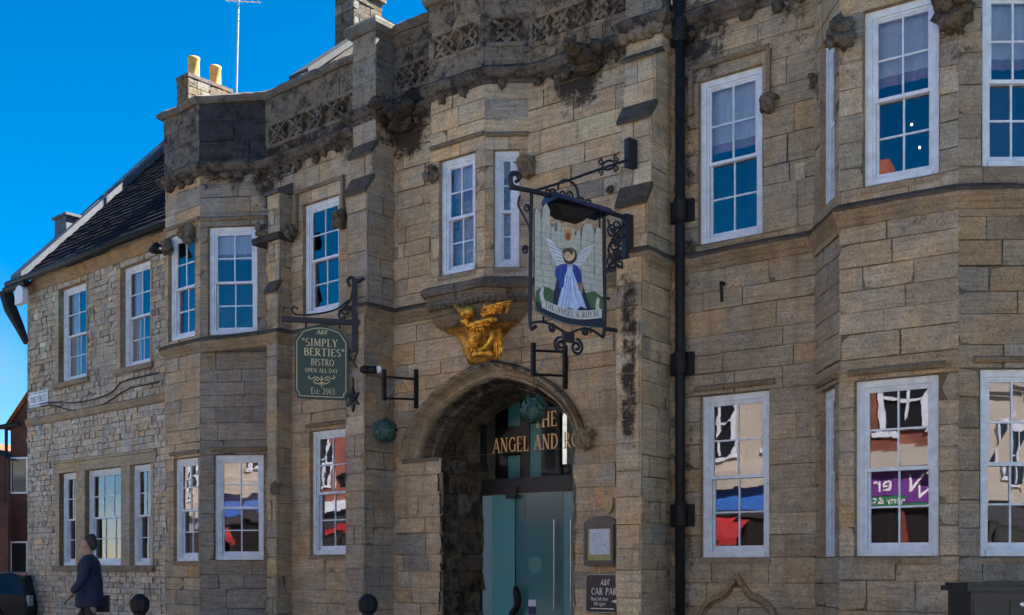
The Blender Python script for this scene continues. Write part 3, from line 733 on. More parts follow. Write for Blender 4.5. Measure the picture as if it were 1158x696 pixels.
# parapets
def parapet(name, segs, zc, tints, coping):
    mb = MB()
    for i, (fr, u0, u1, ta, tb, npan) in enumerate(segs):
        f = fr.off(.03)
        hol = [(u0+.06, u1-.06, ta, tb)] if npan else []
        block_wall(mb, f, u0, u1, 8.6, zc, hol, seed=101+i*7+len(name), tint=tints[i], rows=(.28, .42), lens=(.5, 1.1), greys=.1, var=.08, gadd=.10)
        if npan:
            a, b = u0+.06, u1-.06
            mb.poly([f.P(a, ta, -.10), f.P(b, ta, -.10), f.P(b, tb, -.10), f.P(a, tb, -.10)], tuple(.8*x for x in tints[i]), .2)
            for (p, q, w_) in (((a, ta), (b, ta), .06), ((a, tb), (b, tb), .06)): bar(mb, f, p, q, w_, -.1, .012, col=tints[i], g=.3)
            for x in (a, b): bar(mb, f, (x, ta), (x, tb), .055, -.1, .006, col=tints[i], g=.32)
            for k in range(npan):
                x0, x1 = a+(b-a)*k/npan, a+(b-a)*(k+1)/npan; xm, zm = (x0+x1)/2, (ta+tb)/2
                for (p, q) in (((x0, ta), (x1, tb)), ((x0, tb), (x1, ta))): bar(mb, f, p, q, .05, -.1, .0+.004*k % .009, col=tuple(x*.9 for x in tints[i]), g=.34)
                ri = .15*min(1, (x1-x0)/.4)
                for e in range(4):
                    A0, A1 = 2*math.pi*e/4, 2*math.pi*(e+1)/4
                    bar(mb, f, (xm+ri*math.cos(A0), zm+ri*math.sin(A0)), (xm+ri*math.cos(A1), zm+ri*math.sin(A1)), .04, -.1, -.012, col=tints[i], g=.34)
                for (ox, oz) in ((0, .09), (0, -.09)): lump(mb, f.P(xm+ox, zm+oz, -.05), f, (.035, .05, .035), k+ox*10, tints[i], .35, .3, 1)
        mb.poly([f.P(u0, 8.6, -.3), f.P(u0, zc, -.3), f.P(u1, zc, -.3), f.P(u1, 8.6, -.3)], (.1, .1, .1))
    o = mb.build(name, STONE, INN)
    for pts, zz in coping:
        c = MB(); sweep_plan(c, pts, [(-.3, zz), (.07, zz-.01), (.11, zz+.03), (.12, zz+.09), (.03, zz+.15), (-.12, zz+.20), (-.3, zz+.18)], wob=.022, col=(.15, .142, .13), g=.22)
        adopt(c.build('coping', STONE), o)
    return o
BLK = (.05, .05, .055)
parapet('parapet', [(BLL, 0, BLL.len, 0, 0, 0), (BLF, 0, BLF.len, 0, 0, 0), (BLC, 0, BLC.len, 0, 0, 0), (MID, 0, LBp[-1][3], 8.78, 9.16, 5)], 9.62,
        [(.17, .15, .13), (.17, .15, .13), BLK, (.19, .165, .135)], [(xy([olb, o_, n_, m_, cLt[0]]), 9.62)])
gz0, gz1 = 8.86, 9.24
parapet('parapet', [(GATE, 0, uj-.1, gz0, gz1, 2), (ORL, 0, ORL.len, 0, 0, 0), (ORF, 0, ORF.len, gz0+.05, gz1+.06, 2), (ORC, 0, ORC.len, gz0+.05, gz1+.06, 1), (GATE, GATE.u(598), RBp[-1][3], gz0, gz1, 5)], 9.78,
        [(.17, .145, .115), (.2, .17, .13), (.24, .195, .145), (.20, .17, .14), (.25, .20, .145)], [(xy([cLt[3], jf, j_, i_, h_, cRt[0]]), 9.76)])
# piers that carry the buttresses up through the parapet
for fr, uR, st in ((MID, uMR, LBp), (GATE, uGR, RBp)):
    p, uL = st[-1][2], st[-1][3]; mb = MB()
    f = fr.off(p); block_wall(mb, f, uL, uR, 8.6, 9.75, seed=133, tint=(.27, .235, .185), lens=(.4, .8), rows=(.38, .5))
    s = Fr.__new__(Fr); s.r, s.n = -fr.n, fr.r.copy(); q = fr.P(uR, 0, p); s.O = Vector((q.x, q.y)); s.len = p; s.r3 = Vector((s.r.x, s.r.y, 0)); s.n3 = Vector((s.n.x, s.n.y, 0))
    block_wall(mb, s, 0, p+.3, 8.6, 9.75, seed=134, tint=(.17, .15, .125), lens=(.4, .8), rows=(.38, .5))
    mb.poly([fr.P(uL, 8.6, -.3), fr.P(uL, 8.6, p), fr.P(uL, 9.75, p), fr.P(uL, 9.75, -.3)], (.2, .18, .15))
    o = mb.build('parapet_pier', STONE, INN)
    c = MB(); sweep_plan(c, xy([fr.P(uL, 0, -.3), fr.P(uL, 0, p), fr.P(uR, 0, p), fr.P(uR, 0, -.3)]), [(-.2, 9.70), (.05, 9.71), (.10, 9.78), (.10, 9.85), (.03, 9.92), (-.2, 9.97)], col=(.16, .15, .135), g=.15)
    c.poly([fr.P(uL, 9.95, -.3), fr.P(uL, 9.95, p), fr.P(uR, 9.95, p), fr.P(uR, 9.95, -.3)], (.15, .145, .13)); adopt(c.build('coping', STONE), o)
    if fr is GATE:
        c = MB(); u = uL
        while u < uR: lump(c, fr.P(u, 8.40, p+.04), fr, (.09, .07, .10), u*9, (.22, .18, .135), .15, .6, 2); u += .12
        for d in (p*.7, p*.35): lump(c, fr.P(uR+.03, 8.40, d), fr, (.07, .09, .10), d*7, (.2, .165, .12), .15, .6, 2)
        c.build('foliage_capital', STONE, INN, True)

# windows of the inn
sash_window(INN, BLF, Hw['blf_u'], 2); sash_window(INN, BLF, Hw['blf_l'], 2)
sash_window(INN, BLC, Hw['blc_u'], 2, ('swag', .20)); sash_window(INN, BLC, Hw['blc_l'], 2, ('slats', .5))
sash_window(INN, MID, Hw['mid_u'], 2); sash_window(INN, MID, Hw['mid_l'], 2)
sash_window(INN, ORF, Hw['or_f'], 2, ('swag', .22)); sash_window(INN, ORC, Hw['or_c'], 1, ('swag', .17))
sash_window(INN, RIGHT, Hw['r_u'], 2, ('swag', .36)); sash_window(INN, RIGHT, Hw['r_l'], 2)
sash_window(INN, BRL, Hw['brl_u'], 2, d_room=.12); sash_window(INN, BRL, Hw['brl_l'], 2, d_room=.12)
WB = sash_window(INN, BRF, Hw['brf_u'], 2, ('swag', .34), d_room=2.2); sash_window(INN, BRF, Hw['brf_l'], 2)
sash_window(INN, BRC, Hw['brc_u'], 2, ('swag', .34), d_room=.4); sash_window(INN, BRC, Hw['brc_l'], 2, d_room=.4)

# hood moulds over the windows
def hood(fr, h, zoff, drop, up=False, ext=.12, col=(.25, .20, .14)):
    mb = MB(); u0, u1, z = h[0]-ext, h[1]+ext, h[3]+zoff
    pr = lambda: [(0, z+.005), (.03, z+.005), (.055, z+.035), (.05, z+.05), (0, z+.08)]
    prism(mb, fr, pr(), max(.01, u0), min(fr.len-.01, u1), col=col, g=.16)
    if drop:
        for u in (u0, u1):
            if .02 < u < fr.len-.02: bar(mb, fr, (u, z-drop), (u, z), .055, 0, .055, col=col, g=.12)
    mb.build('hood_mould', STONE, INN)
for k, fr in (('blf_l', BLF), ('blc_l', BLC), ('mid_l', MID), ('r_l', RIGHT), ('brf_l', BRF), ('brc_l', BRC), ('brl_l', BRL)): hood(fr, Hw[k], .05, 0, ext=.07, col=(.26, .20, .135))
hood(MID, Hw['mid_u'], .20, .6, ext=.13); hood(RIGHT, Hw['r_u'], .14, .55, ext=.09); hood(BLC, Hw['blc_u'], .09, 0, ext=.2); hood(BLF, Hw['blf_u'], .09, 0, ext=.2)
hood(ORF, Hw['or_f'], .17, 0, ext=.25, col=(.2, .165, .12)); hood(ORC, Hw['or_c'], .17, 0, ext=.25, col=(.2, .165, .12))
for k, fr in (('blf_l', BLF), ('blc_l', BLC), ('mid_l', MID), ('r_l', RIGHT), ('brf_l', BRF), ('brc_l', BRC), ('r_u', RIGHT), ('brf_u', BRF), ('blc_u', BLC), ('or_f', ORF), ('or_c', ORC)):
    h = Hw[k]; mb = MB(); prism(mb, fr, [(-.05, h[2]-.08), (.010, h[2]-.08), (.016, h[2]-.02), (-.05, h[2]+.002)], max(.01, h[0]-.02), min(fr.len-.01, h[1]+.02), col=(.31, .25, .175), g=.14); mb.build('stone_sill', STONE, INN)

# carved heads, gargoyles
def carved_head(name, fr, px, py, d, s, seed, kind='head', col=(.17, .145, .11), g=.26):
    mb = MB(); u, z = fr.u(px, d), fr.z(px, py, d); rn = random.Random(seed)
    P = lambda x, y, k: fr.P(u+x*s, z+k*s, d+y*s)
    def e(x, y, k, r, amp=.25, sub=2): lump(mb, P(x, y, k), fr, [q*s for q in r], rn.random()*20, col, g, amp, sub)
    if kind == 'head':
        e(0, .1, 0, (.75, .75, 1), .2, 3); e(0, .85, -.1, (.16, .28, .3), .1); e(0, .72, .34, (.6, .2, .14)); e(0, .7, -.52, (.32, .16, .09))
        for k in (-1, 1): e(k*.28, .72, .12, (.13, .1, .09), .05, 1); e(k*.75, .05, .05, (.14, .25, .3)); e(k*.62, .15, -.3, (.25, .4, .7), .5)
        e(0, -.1, .65, (.95, .8, .5), .5, 3); e(0, -.4, -.2, (.6, .5, .9), .4)
    elif kind == 'foliage':
        for k in range(9): e(rn.uniform(-.7, .7), rn.uniform(0, .7), rn.uniform(-.8, .8), (rn.uniform(.3, .5),)*3, .7, 2)
        e(0, 0, 0, (.8, .5, .9), .6, 3)
    elif kind == 'gargoyle':                        # a crouching beast leaning out from the wall
        e(0, .1, .05, (.75, 1.0, .65), .35, 3); e(-.1, 1.1, .15, (.5, .75, .45), .3, 3); e(-.15, 1.85, .2, (.42, .45, .4), .3, 3); e(-.15, 2.25, .05, (.25, .3, .2), .2)
        for k in (-1, 1): e(-.15+k*.35, 1.75, .55, (.12, .18, .25), .2); e(k*.6, .9, -.3, (.2, .6, .25), .3); e(k*.55, 1.4, -.55, (.16, .25, .2), .3); e(k*.8, .1, .4, (.5, .55, .5), .5)
        e(0, -.1, -.55, (.9, .5, .4), .6, 3)
    return mb.build(name, STONE, INN, True)
carved_head('carved_head', BLF, 214, 267, .06, .17, 1, 'foliage'); carved_head('carved_head', BLC, 299, 264, .1, .16, 2, 'foliage')
carved_head('carved_head', MID, 328, 264, .12, .13, 3, 'foliage'); carved_head('carved_head', MID, 384, 249, .07, .14, 4)
carved_head('carved_head', BLF, 189, 281, .02, .14, 5, 'foliage')
mb = MB(); A = MID.P(MID.u(303, .3), MID.z(303, 264, .3), .34); prism(mb, MID, [(0, 0), (PIp[2][2]+.06, 0), (PIp[2][2]+.07, .12), (0, .16)], 0, 0.01); mb = MB()
zb = MID.z(316, 268, .3); prism(mb, MID, [(0, zb-.02), (PIp[2][2]+.07, zb-.02), (PIp[2][2]+.09, zb+.08), (0, zb+.16)], 0.02, uPI+.06, col=(.06, .057, .052), g=.2); mb.build('pilaster_band', STONE, INN)
carved_head('gargoyle', GATE, 452, 131, .15, .24, 6, 'gargoyle', (.075, .066, .056), .3); carved_head('gargoyle', GATE, 664, 66, .1, .21, 7, 'gargoyle', (.095, .08, .062), .26)
carved_head('carved_head', ORF, 489, 197, .05, .12, 8, 'foliage', (.2, .16, .115)); carved_head('carved_head', ORC, 595, 190, .05, .14, 9, 'head', (.24, .19, .13), .15)
carved_head('carved_head', RIGHT, 868, 117, .08, .11, 10); carved_head('carved_head', RIGHT, 922, 92, .04, .07, 11, 'foliage')
carved_head('carved_head', BRF, 950, 38, .06, .17, 12, 'foliage', (.16, .135, .10)); carved_head('carved_head', BRF, 1079, 14, .1, .20, 13, 'foliage', (.13, .11, .085))
carved_head('carved_head', MID, 391, 543, .16, .12, 14, 'foliage', (.09, .08, .07)); carved_head('carved_head', MID, 312, 553, PIp[0][2]*.9, .11, 15, 'head', (.2, .165, .12), .15)
carved_head('carved_head', GATE, 661, 497, .1, .13, 16, 'head', (.30, .24, .165), .05); carved_head('carved_head', GATE, 690, 215, .02, .05, 17, 'foliage')

# entrance arch ring
mb = MB((.33, .26, .175))
prof = [(-.0, -.02), (-.01, .06), (.02, .12), (.06, .125), (.085, .05), (.09, .0), (.11, -.06), (.14, -.10), (.165, -.09), (.175, -.04), (.20, -.035), (.22, -.09), (.23, -.22), (.26, -.33), (.29, -.35), (.30, -.30), (.325, -.31), (.345, -.42), (.365, -.46), (.35, -.52), (.335, -.54), (.36, -.60), (.375, -.68), (.355, -.74), (.35, -.77), (.385, -.84), (.39, -1.05)]
NA = 72; rings = []
for i in range(NA+1):
    th = math.pi*i/NA; q = math.cos(math.pi-th); ring = []
    kk = rnd.uniform(.9, 1.1) if i % 7 else .8
    for j, (k, d) in enumerate(prof):
        wv = noise.noise(Vector((i*.35, j*.5, 3)))*.012
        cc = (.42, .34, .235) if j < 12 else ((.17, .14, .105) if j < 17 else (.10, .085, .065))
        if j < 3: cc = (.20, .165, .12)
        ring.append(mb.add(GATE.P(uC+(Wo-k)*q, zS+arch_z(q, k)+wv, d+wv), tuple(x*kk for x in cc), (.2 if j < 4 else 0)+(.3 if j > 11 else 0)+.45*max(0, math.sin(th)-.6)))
    rings.append(ring)
for A, B in zip(rings, rings[1:]):
    for j in range(len(prof)-1): mb.f.append([A[j], A[j+1], B[j+1], B[j]])
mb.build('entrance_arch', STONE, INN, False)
# jambs and the tunnel behind the arch
def jamb(u, right): 
    s = Fr.__new__(Fr)
    if right: s.r, s.n = -GATE.n, GATE.r.copy(); q = GATE.P(u, 0, 0)
    else: s.r, s.n = GATE.n.copy(), -GATE.r; q = GATE.P(u, 0, -1.15)
    s.O = Vector((q.x, q.y)); s.len = 1.1; s.r3 = Vector((s.r.x, s.r.y, 0)); s.n3 = Vector((s.n.x, s.n.y, 0)); return s
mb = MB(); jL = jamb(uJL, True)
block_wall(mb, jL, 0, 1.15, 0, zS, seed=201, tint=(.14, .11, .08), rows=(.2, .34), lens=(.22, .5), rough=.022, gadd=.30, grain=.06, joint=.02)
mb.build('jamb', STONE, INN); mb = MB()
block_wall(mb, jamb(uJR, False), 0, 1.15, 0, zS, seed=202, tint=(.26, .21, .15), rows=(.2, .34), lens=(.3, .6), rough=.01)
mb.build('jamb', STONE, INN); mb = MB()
mb.poly([GATE.P(uHL+.05, zS, -.01), GATE.P(uJL, zS, -.01), GATE.P(uJL, zS, -1.15), GATE.P(uHL+.05, zS, -1.15)], (.15, .12, .09), .3)
bar(mb, GATE, (uHL-.02, zS-.02), (uJL-.04, zS-.02), .06, 0, .02, col=(.2, .165, .12), g=.15)
mb.build('impost', STONE, INN)
mb = MB(); a, b = uHL+.3, uHR-.1
for q in ([(a, 0), (a, 4.7)], [(b, 4.7), (b, 0)], [(a, 4.7), (b, 4.7)]): mb.poly([GATE.P(q[0][0], q[0][1], -1.1), GATE.P(q[1][0], q[1][1], -1.1), GATE.P(q[1][0], q[1][1], -4.2), GATE.P(q[0][0], q[0][1], -4.2)])
for k in range(3): fbox(mb, GATE, a, b, 4.45, 4.69, -2.3-k*.8, -2.15-k*.8)
mb.build('passage_lining', simple("dark_plaster", (.16, .15, .14), .9, mottle=.4), INN)
m = MB(); m.poly([GATE.P(.4, GZ+.01, 0), GATE.P(uHR, GZ+.01, 0), GATE.P(uHR, GZ+.01, -6), GATE.P(.4, GZ+.01, -6)], uvs=[(0, 0), (3, 0), (3, 6), (0, 6)]); m.build('passage_floor', PAVING, INN)

# glass entrance screen
TEAL = glass_mat("teal_glass", .16, (.30, .62, .60), wob=.01)
def tealpaint(name, col, r=.15): return simple(name, col, r, mottle=.08, scale=2)

def frosted(name, col, k=.6):
    mt, t, b = newmat(name); b.inputs['Base Color'].default_value = (*col, 1); b.inputs['Roughness'].default_value = .12
    o = [n for n in t.nodes if n.type == 'OUTPUT_MATERIAL'][0]; tr = N(t, 'ShaderNodeBsdfTranslucent'); tr.inputs[0].default_value = (*[min(1, c*1.5) for c in col], 1)
    x = N(t, 'ShaderNodeMixShader'); x.inputs[0].default_value = k; t.links.new(b.outputs[0], x.inputs[1]); t.links.new(tr.outputs[0], x.inputs[2]); t.links.new(x.outputs[0], o.inputs[0]); return mt
FROST = frosted("frosted_teal", (.16, .36, .385), .35); FROSTB = frosted("frosted_pale", (.50, .66, .74), .45); PALE = simple("pale_interior_paint", (.10, .15, .145), .8, mottle=.1)
D = -1.0; G = GATE; ug = lambda px, d=D: G.u(px, d); zg = lambda px, py, d=D: G.z(px, py, d)
zt = zg(583, 559); zi = zg(583, 541)
def panel(name, u0, u1, z0, z1, d, mat, th=.012, parent=INN):
    m = MB(); fbox(m, G, u0, u1, z0, z1, d-th, d); return m.build(name, mat, parent)
L0 = ug(545); L1 = ug(582.5); L2 = ug(637); L3 = uHR-.2
p1 = panel('side_glass', L0+.005, L1-.006, GZ+.02, zt, D, FROST)
m = MB(); fbox(m, G, L0+.005, ug(556), GZ+.02, zt-.01, D, D+.004); m.build('frosted_strip', FROSTB, p1)
FROST2 = frosted('smoky_teal_glass', (.075, .21, .225), .3); door1 = panel('glass_door', L1+.006, L2-.004, GZ+.02, zt, D, FROST2); door2 = panel('glass_door', L2+.004, L3, GZ+.02, zt, D, FROST)
STEEL = simple("brushed_steel", (.55, .56, .57), .3, metal=1)
for px, par, z0, z1 in ((627, door1, 588, 690), (646, door2, 588, 690)):
    h = MB(); u = ug(px, D+.06); A, B = zg(px, z1), zg(px, z0)
    h.tube([G.P(u, A, D+.07), G.P(u, B, D+.07)], .013, 8)
    for zz in (A+.15, (A+B)/2, B-.12): h.tube([G.P(u, zz, D+.07), G.P(u, zz, D)], .008, 6)
    h.build('door_handle', STEEL, par)
h = MB(); c = G.P(ug(605), zg(605, 639), D+.003); n = 28
h.poly([c+G.r3*.125*math.cos(2*math.pi*i/n)+Z*.125*math.sin(2*math.pi*i/n) for i in range(n)]); h.build('etched_roundel', tealpaint("etched_roundel", (.10, .22, .22)), door1)
h = MB(); u = ug(602); z = zg(602, 686); fbox(h, G, u-.07, u+.07, z-.12, z+.04, D, D+.004); o = h.build('door_sticker', simple("navy_sticker", (.02, .03, .08)), door1)
h = MB(); fbox(h, G, u-.068, u+.068, z+.0, z+.10, D+.0045, D+.006); adopt(h.build('sticker_heading', simple("sticker_white", (.6, .64, .7))), door1)
tb = MB(); fbox(tb, G, uJL-.1, uJR+.1, zt+.005, zi, D-.06, D+.05)
fbox(tb, G, uJL+.0, L0, GZ, zS+.9, D-.1, D+.06); fbox(tb, G, ug(576), ug(588), zt-.07, zt+.10, D+.05, D+.09)
tb.build('door_beam', DKTIMBER, INN)
# clear fanlight with gilt lettering
fan = MB(); fbox(fan, G, L0, ug(575), zi, zS+.93, D-.012, D); fbox(fan, G, ug(575)+.006, ug(600)-.003, zi, zS+.93, D-.012, D); fbox(fan, G, ug(600)+.003, L3, zi, zS+.93, D-.012, D)
fl = fan.build('fanlight_glass', CLEAR, INN)
GILT = simple("gilt_letters", (.80, .46, .17), .4, mottle=.15, scale=20)
hh = zg(600, 482)-zg(600, 499); u0 = ug(557.5, D+.01); mt = MB(); zb = zg(557.5, 513, D+.01)
wd = (ug(631.5, D+.01)-u0)/(glyphs("ANGEL AND")[1])
write(mt, G, "ANGEL AND ROYAL", u0, zb, hh*1.0, D+.012, width=wd*glyphs("ANGEL AND ROYAL")[1], align='l')
zz = zg(617, 483, D+.01)
mt.build("gilt_lettering", GILT, fl); mt = MB()
write(mt, G, "THE", ug(604, D+.01), zz, hh, D+.012, width=ug(630, D+.01)-ug(604, D+.01), align='l')
mt.build('gilt_lettering', GILT, fl)
# timber screen deeper in, with panes and a pale lobby beyond
D2 = -1.9; sc_ = MB(); 
PX = [(521, 534, 480, 545, FROSTB), (546, 560, 467, 541, FROSTB), (573.5, 588, 452, 541, FROST), (598.5, 612, 480, 542, FROST)]
cuts_ = [ug(540, D2)-.6]+[G.u(x, D2) for q in PX for x in q[:2]]+[ug(633, D2)]; zlo_ = zg(583, 541, D2)
for k in range(0, len(cuts_), 2): fbox(sc_, G, cuts_[k], cuts_[k+1], zlo_-.0, 4.6, D2-.08, D2)
for (x0, x1, y0, y1, _m) in PX: fbox(sc_, G, G.u(x0, D2)+.001, G.u(x1, D2)-.001, zg(x0, y0, D2), 4.6, D2-.078, D2-.002)
fbox(sc_, G, cuts_[0], cuts_[-1], zlo_-.25, zlo_-.002, D2-.08, D2); fbox(sc_, G, G.u(573.5, D2)+.001, G.u(588, D2)-.001, zg(573.5, 516, D2), zg(573.5, 483, D2), D2-.077, D2-.001)
ts = sc_.build('timber_screen', DKTIMBER, INN)
for x0, x1, y0, y1, mt_ in PX:
    ua, ub = G.u(x0, D2), G.u(x1, D2); panel('pane', ua, ub, zg(x0, y1, D2), zg(x0, y0, D2), D2-.03, mt_, .01, ts)
panel('lobby_wall', ug(633, D2)+.002, uHR+.5, GZ, 4.6, D2-.2, PALE, .05)
h = MB(); u = G.u(640, D2-.2); z = zg(640, 533, D2-.2); fbox(h, G, u-.1, u+.1, z-.08, z+.1, D2-.2, D2-.1); h.build('wall_speaker', DKTIMBER, INN)
h = MB(); fbox(h, G, ug(634, D2-.2)+.01, uHR+.3, zg(640, 556, D2-.2)-.06, zg(640, 556, D2-.2)+.06, D2-.2, D2-.12); h.build('lobby_shelf', PALE, INN)
# rope pull hanging beside the glass
h = MB(); u = ug(583, D+.12); zz0, zz1 = zt+.05, zg(583, 664, D+.12)
h.tube([G.P(u, zz0, D+.12), G.P(u, zz1, D+.12)], .008, 6)
pts = [G.P(u+.03*a, zz1-.02-b, D+.12) for a, b in ((0, -.03), (.6, .06), (1.4, .16), (1.2, .26), (-.4, .33), (-1.9, .37), (-2.4, .43), (-1.4, .52), (.2, .58), (.6, .66))]
h.tube(pts, [.03, .055, .06, .055, .05, .05, .055, .06, .05, .03], 8)
tag(h.build('rope_pull', IRON, None, True), 'black rope with a thick curled end hanging down the glass doorway', 'rope')

# oriel's base: carved cornice and gilded corbel
orl = xy([GATE.P(uj-.3, 0, 0), Fr(jl.to_tuple(), i_).P(-.06, 0, 0), i_, h_]); orl = xy([jf, j_, i_, h_])
mb = MB()
sweep_plan(mb, orl, [(-.1, 5.52), (.10, 5.50), (.13, 5.55), (.11, 5.62), (.02, 5.66), (-.1, 5.67)], wob=.015, col=(.17, .145, .11), g=.2)
sweep_plan(mb, orl, [(-.4, 5.16), (-.12, 5.17), (-.07, 5.21), (-.03, 5.25), (-.01, 5.31), (.05, 5.33), (.06, 5.40), (.03, 5.44), (.05, 5.50), (-.3, 5.51)], wob=.015, col=(.22, .18, .125), g=.24)
sdv = 0
for fr in (ORF, ORC):
    u = .06
    while u < fr.len: sdv += 1; lump(mb, fr.P(u, 5.36, .045), fr, (.045, .035, .05), sdv, (.16, .13, .095), .2, .6, 2); u += .085
oc = mb.build('oriel_cornice', STONE, INN)
P2 = [Vector(x) for x in (jf.to_2d(), Vector(j_), Vector(i_), Vector(h_))]
wc = GATE.P((uj+GATE.u(598))/2-.02, 0, 0).to_2d(); lev = [(5.22, .98), (5.15, .96), (5.09, .90), (5.04, .80), (5.0, .66), (4.95, .53), (4.85, .44), (4.74, .39), (4.62, .36), (4.53, .30)]
gb = MB((.24, .17, .10)); gb.gr = .22; rings = []
for z, s in lev:
    ring = []
    for A, B in zip(P2, P2[1:]):
        for q in range(8):
            v = A.lerp(B, q/8); v = wc+(v-wc)*s; p = Vector((v.x, v.y, z)); p += GATE.n3*noise.noise(p*9)*.025; ring.append(gb.add(p))
    v = wc+(P2[-1]-wc)*s; ring.append(gb.add((v.x, v.y, z))); rings.append(ring)
def bell(a, b, name, mat):
    q_ = MB((.24, .17, .10)); q_.gr = .2; rr_ = [[q_.add(gb.v[i]) for i in r] for r in rings[a:b]]
    for A, B in zip(rr_, rr_[1:]):
        for j in range(len(A)-1): q_.f.append([A[j], A[j+1], B[j+1], B[j]])
    q_.f.append(rr_[-1]); q_.build(name, mat, oc, True)
bell(0, 4, 'corbel_bell', STONE)
bell(3, len(rings), 'gilded_corbel', simple("dull_gilding", (.42, .21, .035), .5, metal=.5, mottle=.9, scale=9, bump=.7, bscale=22))
# the carved angel: wings spread under the cornice, crowned head below, arms round a shield
an = MB(); cf = Fr(GATE.P(.0, 0, 0).to_2d(), GATE.P(GATE.len, 0, 0).to_2d()); 
def gl(px, py, d, r, amp=.15, sub=3, tilt=0):
    u, z = GATE.u(px, d), GATE.z(px, py, d); ax = GATE.r3*math.cos(tilt)+Z*math.sin(tilt); az = -GATE.r3*math.sin(tilt)+Z*math.cos(tilt); se = px*.37+py
    an.ball(GATE.P(u, z, d), ax, GATE.n3, az, r, sub, lambda q: q*(1+amp*noise.noise(q*2.5+Vector((se, 0, 0)))))
dF = .46
for k in range(4):                                  # feathers of the two wings, folded flat under the cornice
    gl(562-k*2, 345.5+k*3.2, .50-.02*k, (.27-.035*k, .07, .022), .25, 3, .10+.03*k)
    gl(522+k*2.5, 350+k*4.2, .52-.02*k, (.15-.015*k, .07, .024), .25, 3, -.55)
    for q in range(5): gl(548+q*7-k, 346+k*3.2-q*.6, .54-.02*k, (.028, .03, .016), .3, 1, .9)
gl(529, 354, .55, (.10, .10, .085), .3); gl(527, 364, .54, (.08, .09, .06), .3, 3, -.5); gl(545, 365.5, .50, (.26, .10, .045), .3, 3, .12); gl(543, 370.5, .50, (.19, .09, .03), .25, 3, .1)
for k in range(7): gl(528+k*5.5, 367-k*.9, .56, (.022, .03, .03), .3, 1)
gl(538, 383, .42, (.115, .13, .16), .15); gl(537, 384, .55, (.022, .045, .045), .1, 2)
for k in (-1, 1): gl(537+k*5, 379.5, .54, (.028, .024, .016), .1, 2); gl(537+k*5.2, 377, .55, (.04, .025, .009), .1, 1)
gl(537, 389.5, .535, (.05, .03, .011), .1, 2); gl(537, 392, .53, (.045, .03, .014), .1, 2)
for k in range(6): gl(529+k*3.6, 373.5-.3*k, .53, (.018, .028, .032), .3, 1)
for k in range(5): gl(530+k*3.6, 395.5, .48, (.02, .03, .04), .4, 1)
gl(544, 401, .42, (.17, .11, .05), .35, 3); gl(533, 402, .42, (.05, .07, .07), .4, 2); gl(555, 401, .40, (.06, .07, .06), .4, 2)
arm = [GATE.P(GATE.u(x, .5), GATE.z(x, y, .5), .5) for x, y in ((557, 374), (556.5, 382), (553, 389), (547, 394.5), (540, 396))]; an.tube(arm, [.035, .04, .038, .032, .02], 8)
for k in range(4): arm = [GATE.P(GATE.u(559.5+k*2.1+(y-374)*.03*k, .38), GATE.z(559.5+k*2, y, .38), .38+.01*(k % 2)) for y in (373, 384, 395, 404)]; an.tube(arm, [.022, .02, .017, .012], 6)
an.build('carved_angel', GOLD, oc, True)

# blind ogee niche under the right hand window
mb = MB(); u0, u1 = RIGHT.u(791), RIGHT.u(879); uc = (u0+u1)/2; zA = RIGHT.z(830, 650); zs_ = zA-.62
def og(t):
    x = u0+(u1-u0)*t; q = abs(2*t-1); z = zs_+.38*math.sqrt(max(0, 1-q**2.6))+.24*max(0, 1-q/.42)**1.7; return x, z
pts = [og(i/40) for i in range(41)]; pts = [(u0, .3)]+pts+[(u1, .3)]
for A, B in zip(pts, pts[1:]): bar(mb, RIGHT, A, B, .06, -.01, .05, col=(.30, .235, .155), g=.08); bar(mb, RIGHT, (A[0]*.94+uc*.06, A[1]-.05), (B[0]*.94+uc*.06, B[1]-.05), .03, -.01, .02, col=(.22, .175, .12), g=.15)
bar(mb, RIGHT, (uc, zA-.16), (uc, zA-.02), .09, 0, .02, col=(.10, .085, .065), g=.2)
mb.build('ogee_niche', STONE, INN)
# light repair patches and old fixings
mb = MB(); u, z = RIGHT.u(905), RIGHT.z(905, 193); fbox(mb, RIGHT, u-.06, u+.06, z-.11, z+.09, -.01, .008, col=(.52, .44, .30)); mb.build('stone_patch', STONE, INN)
mb = MB(); u, z = RIGHT.u(819), RIGHT.z(819, 325); mb.tube([RIGHT.P(u, z+.04, 0), RIGHT.P(u, z+.04, .09), RIGHT.P(u+.01, z, .11), RIGHT.P(u+.015, z-.2, .10)], .02, 6); mb.build('iron_hook', IRON, INN)

# drainpipe
dp = MB(); up = RIGHT.u(769, .12); dp.tube([RIGHT.P(up, .2, .12), RIGHT.P(up, 4, .12), RIGHT.P(up, 9.7, .12)], .062, 12); pipe = dp.build('drainpipe', IRON, INN, True)
for py in (35, 238, 411, 583):
    b_m = MB(); z = RIGHT.z(769, py, .1); fbox(b_m, RIGHT, up-.17, up+.15, z-.14, z+.14, .01, .055); b_m.lathe(RIGHT.P(up, z-.15, .12), [(.075, 0), (.085, .02), (.085, .28), (.075, .30)], 12); b_m.build('pipe_bracket', IRON, pipe)
